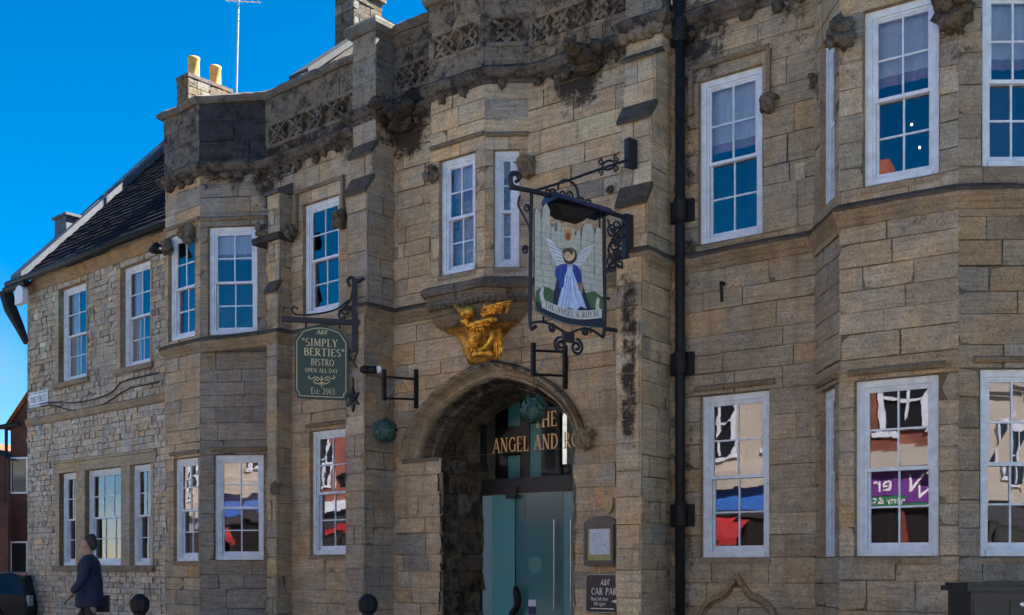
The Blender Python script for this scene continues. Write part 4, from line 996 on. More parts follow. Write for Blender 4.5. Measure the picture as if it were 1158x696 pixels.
# roofs and chimneys
rf = MB(); 
rf.poly([GATE.P(-3.4, 9.2, -.3), RIGHT.P(6, 9.2, -.3), RIGHT.P(6, 9.35, -4.2), GATE.P(-4, 9.35, -4.2)], uvs=[(0, 0), (10, 0), (10, 6), (0, 6)])
rf.build('roof', SLATE, INN)
bk = MB((.3, .25, .18))
for ua_, ub_, za_, zb_ in ((-4.5, uHL+.3, 0, 9.3), (uHR-.1, GATE.len+4, 0, 9.3), (uHL+.3, uHR-.1, 4.7, 9.3)): bk.poly([GATE.P(ua_, za_, -4.2), GATE.P(ub_, za_, -4.2), GATE.P(ub_, zb_, -4.2), GATE.P(ua_, zb_, -4.2)])
bk.build('rear_wall', STONE, INN)
def stack(fr, u, d, w, dep, z0, z1, tint, pots, potcol, seed, ph=.62, cap=.02):
    """chimney stack: u,d is its front left corner on a face frame; runs back by dep"""
    mb = MB(); f = fr.off(d, u); f.len = w; s = f.back()
    block_wall(mb, f, 0, w, z0, z1, seed=seed, tint=tint, lens=(.25, .5), rows=(.16, .24)); block_wall(mb, s, 0, dep, z0, z1, seed=seed+1, tint=tint, lens=(.25, .5), rows=(.16, .24))
    mb.poly([f.P(0, z0, 0), f.P(0, z0, -dep), f.P(0, z1, -dep), f.P(0, z1, 0)], tint); mb.poly([f.P(0, z0, -dep), f.P(w, z0, -dep), f.P(w, z1, -dep), f.P(0, z1, -dep)], tint)
    o = mb.build('chimney', STONE, INN); c = MB()
    fbox(c, f, -cap, w+cap, z1, z1+.09, -dep-cap, cap, col=(.15, .13, .11), g=.2); adopt(c.build('chimney_cap', STONE), o)
    pm = simple("chimney_pot_clay", potcol, .75, mottle=.25, scale=5)
    for q in pots:
        p = MB(); p.lathe(f.P(w/2, z1+.07, -q), [(.15, 0), (.145, .1), (.14, ph-.07), (.15, ph-.06), (.15, ph), (.125, ph), (.12, ph-.2)], 16); adopt(p.build('chimney_pot', pm, None, True), o)
    return o
def depth_at(fr, u, px, d0=0):                       # how far behind the face the point (u) meets a pixel column
    lo, hi = 0, 12
    for _ in range(50):
        md = (lo+hi)/2; q = fr.P(u, 0, d0-md)
        if q.x/q.y*F+CX < px: lo = md
        else: hi = md
    return lo
# left stack on the party wall, with two pots
d = -3.6; uR_ = MID.u(213, d); uL_ = MID.u(200, d); dep = depth_at(MID, uR_, 262, d)
stack(MID, uL_, d, uR_-uL_, dep, 9, MID.z(213, 82, d)-.09, (.17, .14, .105), [depth_at(MID, (uR_+uL_)/2, 219, d), depth_at(MID, (uR_+uL_)/2, 243.5, d)], (.50, .30, .085), 301, .55)
d = -3.9; uR2 = MID.u(400, d); uL2 = MID.u(379, d); dep2 = depth_at(MID, uR2, 432, d)
CH = stack(MID, uL2, d, uR2-uL2, dep2, 9, MID.z(400, 3, d)+.3, (.11, .095, .078), [], (.5, .3, .15), 305, cap=.07)
m = MB((.2, .2, .2)); uK = MID.u(340, -.5); kB = depth_at(MID, uK, 404, 0); zA_, zB_ = MID.z(340, 92, -.5), MID.z(404, 45, -kB)
prism(m, MID, [(-.5, zA_-1.2), (-.5, zA_), (-kB, zB_), (-kB, zA_-1.2)], uK-.15, uK+.25, col=(.10, .09, .08)); o = m.build('gable_wall', STONE, INN)
m = MB(); prism(m, MID, [(-.42, zA_+.0), (-.42, zA_+.12), (-kB, zB_+.12), (-kB, zB_)], uK-.22, uK+.3); adopt(m.build('gable_coping', DKLEAD), o)

# television aerial
AER = thing('tv_aerial', MID.P(MID.u(267, d), 9.3, d), 'tall thin television aerial pole standing beside the yellow chimney pots', 'aerial')
dA = -4.4; uA = MID.u(267, dA); zA0 = MID.z(267, 112, dA); zA1 = MID.z(270, -12, dA); m = MB()
AER.location = MID.P(uA, zA0, dA)
m.tube([MID.P(uA, zA0, dA), MID.P(uA+.1, zA1, dA)], .028, 8); m.build('pole', simple("galvanised_pole", (.45, .47, .48), .4, metal=.7), AER)
m = MB(); zt_ = MID.z(270, 1, dA); B0 = MID.P(uA+.08, zt_, dA); X = Vector((1, .1, 0)).normalized(); m.tube([B0-X*.3, B0+X*.55], .012, 6)
for k in range(6): c = B0-X*.25+X*.15*k; y_ = Vector((-.1, 1, 0)); m.tube([c-y_*.2-Z*.06, c+y_*.2+Z*.06], .007, 5)
m.build('antenna', STEEL, AER)

# ------------------------------------------------------------------ the rubble stone house to the left
HOUSE = thing('stone_house', WING.P(3, GZ, -3), 'rubble stone house with slate roof adjoining the inn at the street corner', 'house')
W = WING; T_RUB = (.54, .49, .405)
hw = {'u1': hole_px(W, 72, 97.5, 327.6, 435, .12), 'u2': hole_px(W, 142, 170, 304.5, 418, .12)}
l1 = hole_px(W, 72, 86, 519, 643.5, .10); l2 = hole_px(W, 101, 137, 511.5, 640, .10); l3 = hole_px(W, 152, 170.5, 506, 638, .10)
zb_, zt2 = 1.62, 3.62
l1, l2, l3 = [(q[0], q[1], zb_, zt2) for q in (l1, l2, l3)]
hu = (hw['u1'][2]+hw['u2'][2])/2, (hw['u1'][3]+hw['u2'][3])/2
for k in ('u1', 'u2'): hw[k] = (hw[k][0], hw[k][1], hu[0], min(hu[1], 7.62))
print('WING', hw, l1, l2, l3)
mb = MB(); WL = W.len
hs = [hw['u1'], hw['u2'], l1, l2, l3]
for h in list(hs): pass
# dressed surrounds are their own smooth stones, so leave room for them in the rubble
sur = [(h[0]-.14, h[1]+.05, h[2]-.0, h[3]+.0) for h in (hw['u1'], hw['u2'])]+[(l1[0]-.16, l3[1]+.10, zb_, zt2)]
zE = 8.0
stain(W, 60, 560, .5, .9, .12); stain(W, 100, 350, .3, .6, .15)
STAINS.append((W.P(.3, 5.0, 0), .6, .5, .2)); STAINS.append((W.P(2.5, 7.8, 0), 3, .3, .15))
block_wall(mb, W, 0, WL, 0, 4.76, [s for s in sur if s[3] < 5], seed=401, tint=T_RUB, rows=(.105, .135), lens=(.12, .26), joint=.019, rough=.009, var=.14, greys=.08, grain=.12)
block_wall(mb, W, 0, WL, 4.93, zE, [s for s in sur if s[3] > 5], seed=402, tint=(.45, .405, .325), rows=(.10, .16), lens=(.13, .32), joint=.021, rough=.010, var=.16, greys=.1, grain=.12)
mb.poly([W.P(0, 0, 0), W.P(0, 0, -7), W.P(0, zE, -7), W.P(0, zE, 0)], T_RUB); mb.poly([W.P(0, zE, 0), W.P(0, zE, -7), W.P(0, 12.2, -3.6)], T_RUB)
mb.poly([W.P(0, 0, -7), W.P(WL, 0, -7), W.P(WL, zE, -7), W.P(0, zE, -7)], T_RUB)
for h in (hw['u1'], hw['u2'], l1, l2, l3): reveal(mb, W, h, .34, (.34, .275, .19))
WALLW = mb.build('wall', STONE, HOUSE)
mb = MB()                                            # dressed stone round the openings
ts_ = (.44, .375, .28)
for h, s in ((hw['u1'], sur[0]), (hw['u2'], sur[1])):
    mb = MB()
    for a, b in ((s[0], h[0]), (h[1], s[1])):
        z = h[2]; 
        while z < h[3]-.02: e = min(h[3], z+rnd.uniform(.3, .55)); fbox(mb, W, a, b, z+.004, e-.004, -.12, .004, col=tuple(x*rnd.uniform(.85, 1.1) for x in ts_), g=.05); z = e
    fbox(mb, W, h[0]-.2, h[1]+.12, h[2]-.11, h[2]-.003, -.1, .05, col=(.28, .23, .17), g=.14); mb.build('window_surround', STONE, HOUSE)
mb = MB()
for a, b in ((sur[2][0], l1[0]), (l1[1], l2[0]), (l2[1], l3[0]), (l3[1], sur[2][1])):
    fbox(mb, W, a, b, zb_+.002, zt2-.002, -.12, .006, col=tuple(x*rnd.uniform(.85, 1.05) for x in ts_), g=.06)
fbox(mb, W, sur[2][0]-.05, sur[2][1]+.05, zb_-.12, zb_-.003, -.1, .06, col=(.27, .22, .16), g=.15)
mb.build('window_surround', STONE, HOUSE)
ul = (l1[1]+l2[0])/2, (l2[1]+l3[0])/2
for a, b, dz in ((sur[2][0]-.06, ul[0], 0), (ul[0]+.004, ul[1], .05), (ul[1]+.004, sur[2][1]+.08, .09)):
    mb = MB(); prism(mb, W, [(0, zt2+.004), (.010, zt2+.004), (.012, zt2+.20), (.045, zt2+.215), (.05, zt2+.255), (0, zt2+.28)], a, b, col=tuple(x*rnd.uniform(.85, 1) for x in ts_), g=.08); mb.build('window_label', STONE, HOUSE)
mb = MB(); sweep_plan(mb, xy([W.P(-.02, 0, 0), W.P(WL, 0, 0)]), [(-.05, 4.76), (.015, 4.765), (.035, 4.80), (.05, 4.90), (.02, 4.93), (-.05, 4.93)], wob=.008, col=(.34, .275, .19), g=.05); mb.build('string_course', STONE, HOUSE)
mb = MB(); sweep_plan(mb, xy([W.P(0, 0, 0), W.P(WL, 0, 0)]), [(-.05, 7.72), (.02, 7.74), (.05, 7.82), (.10, 7.86), (.13, 7.96), (-.05, 8.0)], wob=.02, col=(.32, .235, .14), g=.12); mb.build('eaves_cornice', STONE, HOUSE)
for k, c in (('u1', 2), ('u2', 2)): sash_window(HOUSE, W, hw[k], c, ('curtain', 1), rec=.12)
sash_window(HOUSE, W, l1, 2, rec=.10); sash_window(HOUSE, W, l2, 3, rec=.10); sash_window(HOUSE, W, l3, 2, rec=.10)
rp, rz = 3.62, 12.15; rf = MB()
U0, U1 = -.12, WL+1.2
rf.poly([W.P(U0, 8.02, .22), W.P(U1, 8.02, .22), W.P(U1, rz, -rp), W.P(U0, rz, -rp)], uvs=[(0, 0), (U1-U0, 0), (U1-U0, 5.6), (0, 5.6)])
rf.poly([W.P(U0, rz, -rp), W.P(U1, rz, -rp), W.P(U1, 8.0, -7.2), W.P(U0, 8.0, -7.2)], uvs=[(0, 0), (6, 0), (6, 5), (0, 5)])
sl = (rz-8.02)/(rp+.22); nrow = 26
for k in range(nrow):                                # slate courses as real lapped rows
    f0, f1 = k/nrow, (k+1)/nrow; x = U0
    while x < U1:
        wd_ = rnd.uniform(.24, .34); x1 = min(U1, x+wd_-.006); dd = .22-(rp+.22)*f0; zz = 8.02+(rz-8.02)*f0; dd1 = .22-(rp+.22)*f1; zz1 = 8.02+(rz-8.02)*f1
        lift = .028+rnd.uniform(-.006, .008); j_w = rnd.uniform(-.012, .012)
        a, b = W.P(x, zz+lift+j_w, dd+lift*.8), W.P(x1, zz+lift+j_w, dd+lift*.8); c, e = W.P(x1, zz1+.008, dd1+.004), W.P(x, zz1+.008, dd1+.004)
        rf.poly([a, b, c, e], uvs=[(x, k*.21+.01), (x1, k*.21+.01), (x1, k*.21+.2), (x, k*.21+.2)]); rf.poly([W.P(x, zz+.0, dd), W.P(x1, zz, dd), b, a], uvs=[(x, 0)]*4); x += wd_
ROOF = rf.build('roof', SLATE, HOUSE)
m = MB(); prism(m, W, [(.28, 8.0), (.28, 8.16), (-rp, rz+.22), (-rp, rz+.02)], -.22, .30); 
prism(m, W, [(.0, 8.02+.22*sl+.155), (.0, 8.02+.22*sl+.19), (-rp, rz+.26), (-rp, rz+.22)], -.25, .02); adopt(m.build('lead_verge', LEADM), ROOF)
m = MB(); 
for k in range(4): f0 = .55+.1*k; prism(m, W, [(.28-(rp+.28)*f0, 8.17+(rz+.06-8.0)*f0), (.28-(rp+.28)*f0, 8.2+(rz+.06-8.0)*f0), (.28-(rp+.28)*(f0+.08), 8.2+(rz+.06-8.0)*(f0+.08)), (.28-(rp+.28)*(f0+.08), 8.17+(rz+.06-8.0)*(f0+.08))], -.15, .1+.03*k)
adopt(m.build('sunlit_verge_patch', simple("sunlit_lead", (.17, .185, .20), .6, metal=.1)), ROOF)  # sunlight on the verge, painted as strips of paler lead
m = MB(); m.tube([W.P(-.35, 7.97, .30), W.P(WL, 7.99, .30)], .075, 10); adopt(m.build('gutter', IRON, None, True), ROOF)
m = MB(); gl_ = lambda px, py, dd: W.P(W.u(px, dd), W.z(px, py, dd), dd)
m.tube([gl_(7, 331, .25), gl_(12, 350, .2), gl_(22, 370, .1), gl_(30, 388, .02)], [.16, .15, .11, .07], 8); m.tube([gl_(6, 329, .3), gl_(30, 320, .3)], .08, 8); adopt(m.build('eaves_bracket', IRON), ROOF)
m = MB(); fbox(m, W, -.55, .02, 0, W.z(63, 249, -.9), -2.0, -.9); o = m.build('gable_stack', LEADM, HOUSE)
m = MB(); fbox(m, W, -.6, .1, W.z(63, 249, -.9), W.z(63, 249, -.9)+.06, -2.05, -.85); adopt(m.build('stack_cap', LEADM), o)
m = MB()
for k in range(2):
    pts = [W.P(u, 5.15+.05*k-.28*math.sin(max(0, min(1, (u-1.2)/3.2))*math.pi)*(1-.5*k)+.12*(u>4)*k, .03+.02*k) for u in [x*.35 for x in range(2, 17)]]
    m.tube(pts, .014, 6)
m.build('slack_cable', IRON, HOUSE)
lampz = W.z(177, 281, .3)
LAMP = thing('flood_lamp', W.P(W.u(177, .35), lampz, 0), 'black lantern bracket sticking out under the slate eaves beside the bay', 'lamp')
m = MB(); u = W.u(179, .35); m.tube([W.P(u, lampz, 0), W.P(u, lampz+.03, .3)], .03, 8); m.build('bracket_arm', IRON, LAMP)
m = MB(); m.lathe(W.P(u-.05, lampz-.08, .36), [(.02, .16), (.07, .12), (.15, 0), (.13, -.03), (.05, -.05)], 10); m.build('lamp_shade', IRON, LAMP, True)

# street name plate, alarm box
m = MB(); ua, ub = W.u(33, .02), W.u(54, .02); za, zb2 = W.z(43, 460, .02), W.z(43, 443, .02)
pl_ = thing('street_sign', W.P((ua+ub)/2, za, .02), 'white street name plate reading VINE STREET on the house corner', 'street sign')
fbox(m, W, ua, ub, za, zb2, .0, .022); m.build('plate', WHITE, pl_)
m = MB(); write(m, W, "VINE STREET", (ua+ub)/2, za+(zb2-za)*.30, (zb2-za)*.4, .0235, width=(ub-ua)*.8)
for q in ((ua+.015, za+.03, ub-.015, za+.042), (ua+.015, zb2-.042, ub-.015, zb2-.03)): m.poly([W.P(q[0], q[1], .0235), W.P(q[2], q[1], .0235), W.P(q[2], q[3], .0235), W.P(q[0], q[3], .0235)])
m.build('lettering', IRON, pl_)
m = MB(); c = gl_(24, 334, .32); 
pts = [(math.cos(t)*.19, .04+.16*math.sin(t)) for t in [math.pi*i/10 for i in range(11)]]+[(-.19, -.2), (.19, -.2)]
fA = [c+W.r3*x+Z*y+W.n3*.06 for x, y in pts]; fB = [c+W.r3*x+Z*y-W.n3*.06 for x, y in pts]; m.poly(fA); m.poly(fB[::-1])
for i in range(len(pts)): m.poly([fA[i], fA[(i+1) % len(pts)], fB[(i+1) % len(pts)], fB[i]])
tag(m.build('alarm_box', simple("pale_alarm_casing", (.62, .66, .70), .5)), 'pale round topped alarm box fixed at the far left end of the eaves', 'alarm box')

# ------------------------------------------------------------------ hanging signs
def plane(fr, px_r, d, px_l, phi):
    Rp = fr.P(fr.u(px_r, d), 0, d); Lp = go((Rp.x, Rp.y), px_l, phi); return Fr(Lp, (Rp.x, Rp.y))
def spiral(f, c, r0, r1, a0, turns, d, n=22): return [f.P(c[0]+(r0+(r1-r0)*i/n)*math.cos(R_(a0)+2*math.pi*turns*i/n), c[1]+(r0+(r1-r0)*i/n)*math.sin(R_(a0)+2*math.pi*turns*i/n), d) for i in range(n+1)]
def curve(f, pts, d=0, n=6):                         # smooth line through pixel points on a sign's plane
    q = [Vector((f.u(x), f.z(x, y))) for x, y in pts]; out = []
    for i in range(len(q)-1):
        p0, p1, p2, p3 = q[max(i-1, 0)], q[i], q[i+1], q[min(i+2, len(q)-1)]
        for k in range(n):
            t = k/n; v = .5*((2*p1)+(p2-p0)*t+(2*p0-5*p1+4*p2-p3)*t*t+(3*p1-p0-3*p2+p3)*t**3); out.append(f.P(v.x, v.y, d))
    out.append(f.P(q[-1].x, q[-1].y, d)); return out
def pan(m, f, pts, d, col=None): m.poly([f.P(f.u(x), f.z(x, y), d) for x, y in pts], col)
SG = plane(GATE, 715, RBp[1][2], 574, -36)
pt = lambda px, py, d=0: SG.P(SG.u(px), SG.z(px, py), d)
PUB = thing('pub_sign', pt(712, 300), 'large hanging pub sign painted with a white winged angel before castle walls', 'hanging sign')
m = MB()
m.tube(curve(SG, [(577, 212), (600, 216), (650, 229), (713, 248)]), .030, 8)
m.tube(curve(SG, [(601, 217), (640, 205), (680, 191), (713, 180)]), .016, 8)
fbox(m, SG, SG.u(709), SG.u(719), SG.z(714, 190), SG.z(714, 158), -.05, .03)
m.tube(curve(SG, [(709, 160), (712, 157), (715, 160), (712, 164)]), .02, 6)
m.tube(curve(SG, [(590, 214), (580, 211), (577, 204), (579, 197), (585, 197), (587, 203), (583, 206)]), [.03]*30+[.02]*7, 8)
fbox(m, SG, SG.u(706), SG.u(714.5), SG.z(710, 306), SG.z(710, 243), -.05, .03)
m.build('bracket', NAVY, PUB, True)
def scr(pts, r, n=6): q_ = MB(); q_.tube(pts, r, n); q_.build('scroll', NAVY, PUB, True)
c0 = (SG.u(688), SG.z(688, 187)); scr([SG.P(c0[0]+.10*math.cos(t), c0[1]+.055*math.sin(t)+.035*math.cos(t), .0) for t in [2*math.pi*i/16 for i in range(17)]], .014, 6)
for k in (-1, 1):
    for j in (-1, 1): scr(spiral(SG, (c0[0]+k*.13, c0[1]+j*.06+k*.045), .045, .012, 90*j, j*k*1.1, 0, 14), .011, 6)
scr(curve(SG, [(631, 215), (632, 208), (638, 204), (646, 206), (652, 213), (654, 224)]), .016, 6)
for x, y, s in ((619, 218, 1), (626, 219, -1), (636, 220, 1), (645, 222, -1), (657, 227, 1), (666, 231, -1)): scr(spiral(SG, (SG.u(x), SG.z(x, y)), .06, .015, 200, s*1.3, 0, 16), .012, 6)
scr(curve(SG, [(588, 222), (586, 232), (592, 244), (598, 256), (599, 262)]), .014, 6); scr(spiral(SG, (SG.u(596), SG.z(596, 236)), .05, .015, 0, 1.3, 0, 14), .011, 6)
for x, y in ((594, 283), (607, 296), (606, 318), (679, 314), (678, 340)): scr(spiral(SG, (SG.u(x), SG.z(x, y)), .05, .012, 30, 1.5, 0, 16), .013, 6)
for x, y, s in ((697, 256, 1), (699, 271, -1), (692, 262, 1), (697, 287, 1), (691, 296, -1), (701, 298, 1), (694, 278, -1), (700, 262, -1)): scr(spiral(SG, (SG.u(x), SG.z(x, y)), .085, .02, x*37, s*1.4, 0, 18), .013, 6)
scr(curve(SG, [(687, 248), (692, 262), (700, 274), (696, 290), (688, 303)]), .014, 6); scr(curve(SG, [(705, 254), (695, 268), (688, 282), (694, 296), (705, 304)]), .014, 6)
m = MB()
m.tube(curve(SG, [(601, 217), (600, 290), (599.5, 366), (606, 369)]), .022, 8); m.tube(curve(SG, [(683, 240), (683.5, 300), (684, 362), (682, 382)]), .022, 8)
m.tube(curve(SG, [(599.5, 366), (612, 364), (625, 368), (640, 377)]), .016, 6); m.tube(curve(SG, [(682, 382), (668, 373), (655, 373), (643, 378)]), .016, 6)
for x, y, s, r in ((634, 391, 1, .10), (652, 393, -1, .10), (624, 371, -1, .045), (662, 375, 1, .045)): m.tube(spiral(SG, (SG.u(x), SG.z(x, y)), r, .02, 90, s*1.6, 0, 22), .018, 6)
fbox(m, SG, SG.u(637), SG.u(648), SG.z(642, 387), SG.z(642, 376), -.03, .03)
m.tube(curve(SG, [(684, 372), (690, 373), (697, 374)]), .028, 8); m.tube(curve(SG, [(675, 338), (682, 337), (689, 338)]), .02, 8)
for x, y0, y1 in ((614.5, 358, 366), (668, 370, 377), (678, 240, 258)): m.tube([pt(x, y0), pt(x, y1)], .014, 6)
m.build('sign_frame', NAVY, PUB, True)
m = MB()                                             # metal canopy over the board, lamp trough beneath
A, B = SG.u(622), SG.u(683); zA, zB = SG.z(622, 225), SG.z(683, 243); slope = (zB-zA)/(B-A)
for k in range(8):
    t0, t1 = math.pi*k/8, math.pi*(k+1)/8
    f = lambda u, t: SG.P(u, zA+slope*(u-A)-.03+.11*math.sin(t), .17*math.cos(t))
    m.poly([f(A, t0), f(B, t0), f(B, t1), f(A, t1)]); m.poly([SG.P(A, zA-.03, 0), f(A, t0), f(A, t1)]); m.poly([SG.P(B, zA-.03+slope*(B-A), 0), f(B, t1), f(B, t0)])
m.build('canopy', simple("navy_canopy", (.018, .026, .075), .35), PUB)
m = MB(); a, b = SG.u(620), SG.u(664); 
top_ = [SG.P(a, SG.z(620, 233), -.14), SG.P(b, SG.z(664, 243), -.14), SG.P(b, SG.z(664, 243), .14), SG.P(a, SG.z(620, 233), .14)]
bot_ = [SG.P(SG.u(632), SG.z(632, 246), -.08), SG.P(SG.u(655), SG.z(655, 252), -.08), SG.P(SG.u(655), SG.z(655, 252), .08), SG.P(SG.u(632), SG.z(632, 246), .08)]
m.poly(top_); m.poly(bot_[::-1])
for i in range(4): j = (i+1) % 4; m.poly([top_[i], bot_[i], bot_[j], top_[j]])
m.build('lamp_trough', IRON, PUB)
# the painted board
def flat(name, col, mott=.12, sc=12): return simple(name, col, .55, mottle=mott, scale=sc)
def paint_mat():
    mt, t, b = newmat("sign_paint"); at = N(t, 'ShaderNodeAttribute', attribute_name='Col'); tcn = N(t, 'ShaderNodeTexCoord')
    s, n = noise_col(t, at.outputs['Color'], .18, 18, tcn.outputs['Object']); t.links.new(s, b.inputs['Base Color']); b.inputs['Roughness'].default_value = .55; return mt
PAINT = paint_mat()
tops = [(604, 248), (604, 241), (606, 236), (610, 241), (610, 248), (612, 248), (613, 236), (617, 230), (621, 238), (621, 256), (626, 258), (626, 262), (629, 262), (629, 252), (633, 252), (633, 263), (651, 267), (651, 262), (655, 262), (655, 268), (657, 268), (658, 258), (661, 253), (668, 254), (670, 261), (670, 264), (673, 264), (673, 258), (677, 258), (679, 262)]
body = tops+[(681, 330), (682.5, 371), (660, 370), (640, 367), (620, 360), (606, 351), (604, 330)]
m = MB((.42, .43, .38)); fr_ = [SG.P(SG.u(x), SG.z(x, y), .015) for x, y in body]; bk_ = [SG.P(SG.u(x), SG.z(x, y), -.015) for x, y in body]
m.poly(fr_, (.46, .47, .40)); m.poly(bk_[::-1], (.46, .47, .40))
for i in range(len(body)): j = (i+1) % len(body); m.poly([bk_[i], bk_[j], fr_[j], fr_[i]], (.1, .1, .1))
board = m.build('sign_board', PAINT, PUB)
m = MB(); dk = (.20, .22, .21)
y = 262
rows_ = 0
while y < 335:                                       # painted courses of the castle wall
    m.tube([pt(604.5, y, .0155), pt(681, y+14, .0155)], .0026, 4, col=dk); rows_ += 1; y += 7
rr = random.Random(5)
for k in range(70):
    x, q = rr.uniform(605, 680), rr.randrange(0, 10); y0 = 262+q*7+(x-604.5)*14/76.5; m.tube([pt(x, y0, .0155), pt(x, y0+6.5, .0155)], .0022, 4, col=dk)
for x, y0, y1 in ((611, 242, 300), (622, 256, 300), (656, 268, 310), (671, 264, 315)): m.tube([pt(x, y0, .0157), pt(x, y1, .0157)], .006, 4, col=dk)
adopt(m.build('painted_masonry', PAINT), board)
m = MB(); d1 = .019
pan(m, SG, [(604.5, 351), (605, 330), (612, 324), (620, 326), (640, 340), (660, 332), (671, 330), (681, 337), (682, 370), (640, 366), (620, 359)], d1, (.06, .13, .05))
pan(m, SG, [(604.5, 340), (614, 348), (640, 352), (665, 349), (681, 350), (682.3, 371), (660, 369.5), (640, 366.5), (620, 359.5), (606, 350.5)], d1+.001, (.012, .022, .045))
wl = [(639, 307), (634, 306), (628, 300), (623, 291), (619, 279), (614, 269), (622, 272), (629, 279), (634, 287), (637, 296)]
wr = [(645, 307), (650, 306), (656, 301), (661, 294), (666, 285), (672, 277), (662, 280), (655, 285), (650, 292), (646, 299)]
pan(m, SG, wl, d1+.002, (.62, .66, .70)); pan(m, SG, wr, d1+.002, (.62, .66, .70))
for k in range(6): m.tube([pt(637-k*.6, 300-k*3.4, d1+.003), pt(630-k*2.6, 301-k*5.4, d1+.003)], .004, 4, col=(.28, .32, .4)); m.tube([pt(648+k*.8, 301-k*2.6, d1+.003), pt(655+k*3, 301-k*4.2, d1+.003)], .004, 4, col=(.28, .32, .4))
pan(m, SG, [(624, 347), (625, 332), (628, 318), (633, 311), (640, 318), (638, 335), (634, 349)], d1+.004, (.015, .022, .06)); pan(m, SG, [(650, 312), (656, 316), (660, 330), (668, 352), (655, 352), (648, 330)], d1+.0042, (.012, .02, .05))
pan(m, SG, [(628, 351), (631, 338), (635, 322), (638, 306), (643, 300), (648, 306), (652, 322), (657, 336), (662, 350), (655, 347), (650, 352), (642, 348), (635, 353)], d1+.005, (.46, .60, .84))
for q in (((640, 312), (637, 332), (633, 349)), ((644, 310), (643, 330), (641, 347)), ((646, 312), (649, 332), (655, 346)), ((642, 316), (640, 335), (638, 346))): m.tube([pt(x, y, d1+.006) for x, y in q], .006, 4, col=(.22, .36, .66))
for q in (((643, 305), (646, 325), (650, 345)), ((638, 316), (634, 338), (631, 348))): m.tube([pt(x, y, d1+.006) for x, y in q], .005, 4, col=(.72, .80, .92))
pan(m, SG, [(629, 318), (626, 310), (627, 303), (633, 299.5), (640, 299), (640, 306), (637, 314), (636, 325), (631, 328)], d1+.007, (.035, .075, .34)); pan(m, SG, [(646, 299), (652, 302), (656, 309), (657, 321), (654, 327), (650, 318), (646, 307)], d1+.0072, (.03, .065, .30))
for q in (((630, 305), (629, 316), (631, 325)), ((636, 303), (634, 314)), ((650, 304), (653, 314), (654, 324))): m.tube([pt(x, y, d1+.008) for x, y in q], .005, 4, col=(.012, .03, .15))
disc_ = None
pan(m, SG, [(655, 320), (658, 324), (657, 333), (653, 329), (651, 321)], d1+.0085, (.30, .20, .13))
cx_, cy_ = 642.5, 288.5
def disc(cx, cy, rx, ry, d, col, n=20): pan(m, SG, [(cx+rx*math.cos(2*math.pi*i/n), cy+ry*math.sin(2*math.pi*i/n)) for i in range(n)], d, col)
disc(cx_+.5, cy_+1.5, 8.2, 9.5, d1+.006, (.05, .035, .03)); disc(cx_-.5, cy_, 6.4, 7.6, d1+.007, (.66, .46, .20)); disc(cx_-1, cy_+2.6, 3.8, 5, d1+.008, (.62, .42, .26))
disc(641, 285.5, 6.0, 4.2, d1+.0085, (.07, .045, .03)); disc(640, 290, 3.6, 4.8, d1+.009, (.62, .42, .28)); disc(638.6, 289.2, .7, .45, d1+.0095, (.05, .03, .03)); disc(641.6, 289.6, .7, .45, d1+.0095, (.05, .03, .03)); disc(640, 292.8, 1.1, .4, d1+.0095, (.35, .10, .08)); disc(639.9, 291, .4, .9, d1+.0095, (.5, .32, .2))
pan(m, SG, [(634, 257), (648, 259), (649, 277), (646, 281), (639, 280), (635, 275)], d1+.002, (.48, .46, .36)); disc(641, 267, 4.2, 6.5, d1+.004, (.50, .24, .06)); disc(641, 268, 2.2, 4, d1+.005, (.25, .06, .03))
for k in range(3): disc(638+k*3, 261, 1, 2.2, d1+.006, (.55, .33, .08))
for x0, s in ((611, 1), (674, 1)): pan(m, SG, [(x0, 324+(x0-611)*.2), (x0+3, 326+(x0-611)*.2), (x0+2, 333+(x0-611)*.2), (x0+4, 342+(x0-611)*.2), (x0-1, 341+(x0-611)*.2), (x0-2, 333+(x0-611)*.2)], d1+.002, (.58, .58, .54))
adopt(m.build('painted_angel', PAINT), board)
# ribbon with the name, curved
m = MB(); rib = lambda t: (611+t*68, 343.5+t*11.5+6.5*math.sin(math.pi*t))
n = 20; lo_, hi_ = [], []
for i in range(n+1):
    x, y = rib(i/n); hi_.append((x, y-5.0)); lo_.append((x, y+5.0))
for i in range(n): pan(m, SG, [lo_[i], lo_[i+1], hi_[i+1], hi_[i]], d1+.008, (.60, .60, .56))
adopt(m.build('ribbon', PAINT), board)
m = MB((.02, .02, .03)); pol, wd = glyphs("THE ANGEL & ROYAL", .09)
for k, p in enumerate(pol):
    q = []
    for x, y in p:
        t = .05+.90*x/wd; bx, by = rib(t); q.append((bx, by+3.0-y*6.6))
    pan(m, SG, q, d1+.0095+(k % 5)*.0002)
adopt(m.build('sign_lettering', PAINT), board)

BS = plane(MID, 405, LBp[0][2], 318, -2)
bt = lambda px, py, d=0: BS.P(BS.u(px), BS.z(px, py), d)
BIS = thing('bistro_sign', bt(402, 380), 'dark green hanging bistro sign with gold lettering and shaped corners', 'hanging sign')
m = MB(); bar(m, BS, (BS.u(319), BS.z(319, 361)), (BS.u(411), BS.z(411, 365.5)), .075, -.035, .035)
fbox(m, BS, BS.u(398), BS.u(404), BS.z(400, 398), BS.z(400, 316), -.04, .03)
m.tube(curve(BS, [(396, 324), (393, 318), (397, 314), (403, 318), (412, 315)]), .028, 6); m.tube(curve(BS, [(398, 330), (396, 340), (388, 349), (383, 356), (386, 361), (391, 358)]), .018, 6)
m.tube(curve(BS, [(394, 340), (380, 350), (360, 355), (336, 356), (330, 350), (333, 347), (337, 350)]), .014, 6); m.tube(spiral(BS, (BS.u(391), BS.z(391, 352)), .08, .02, 0, 1.4, 0), .014, 6)
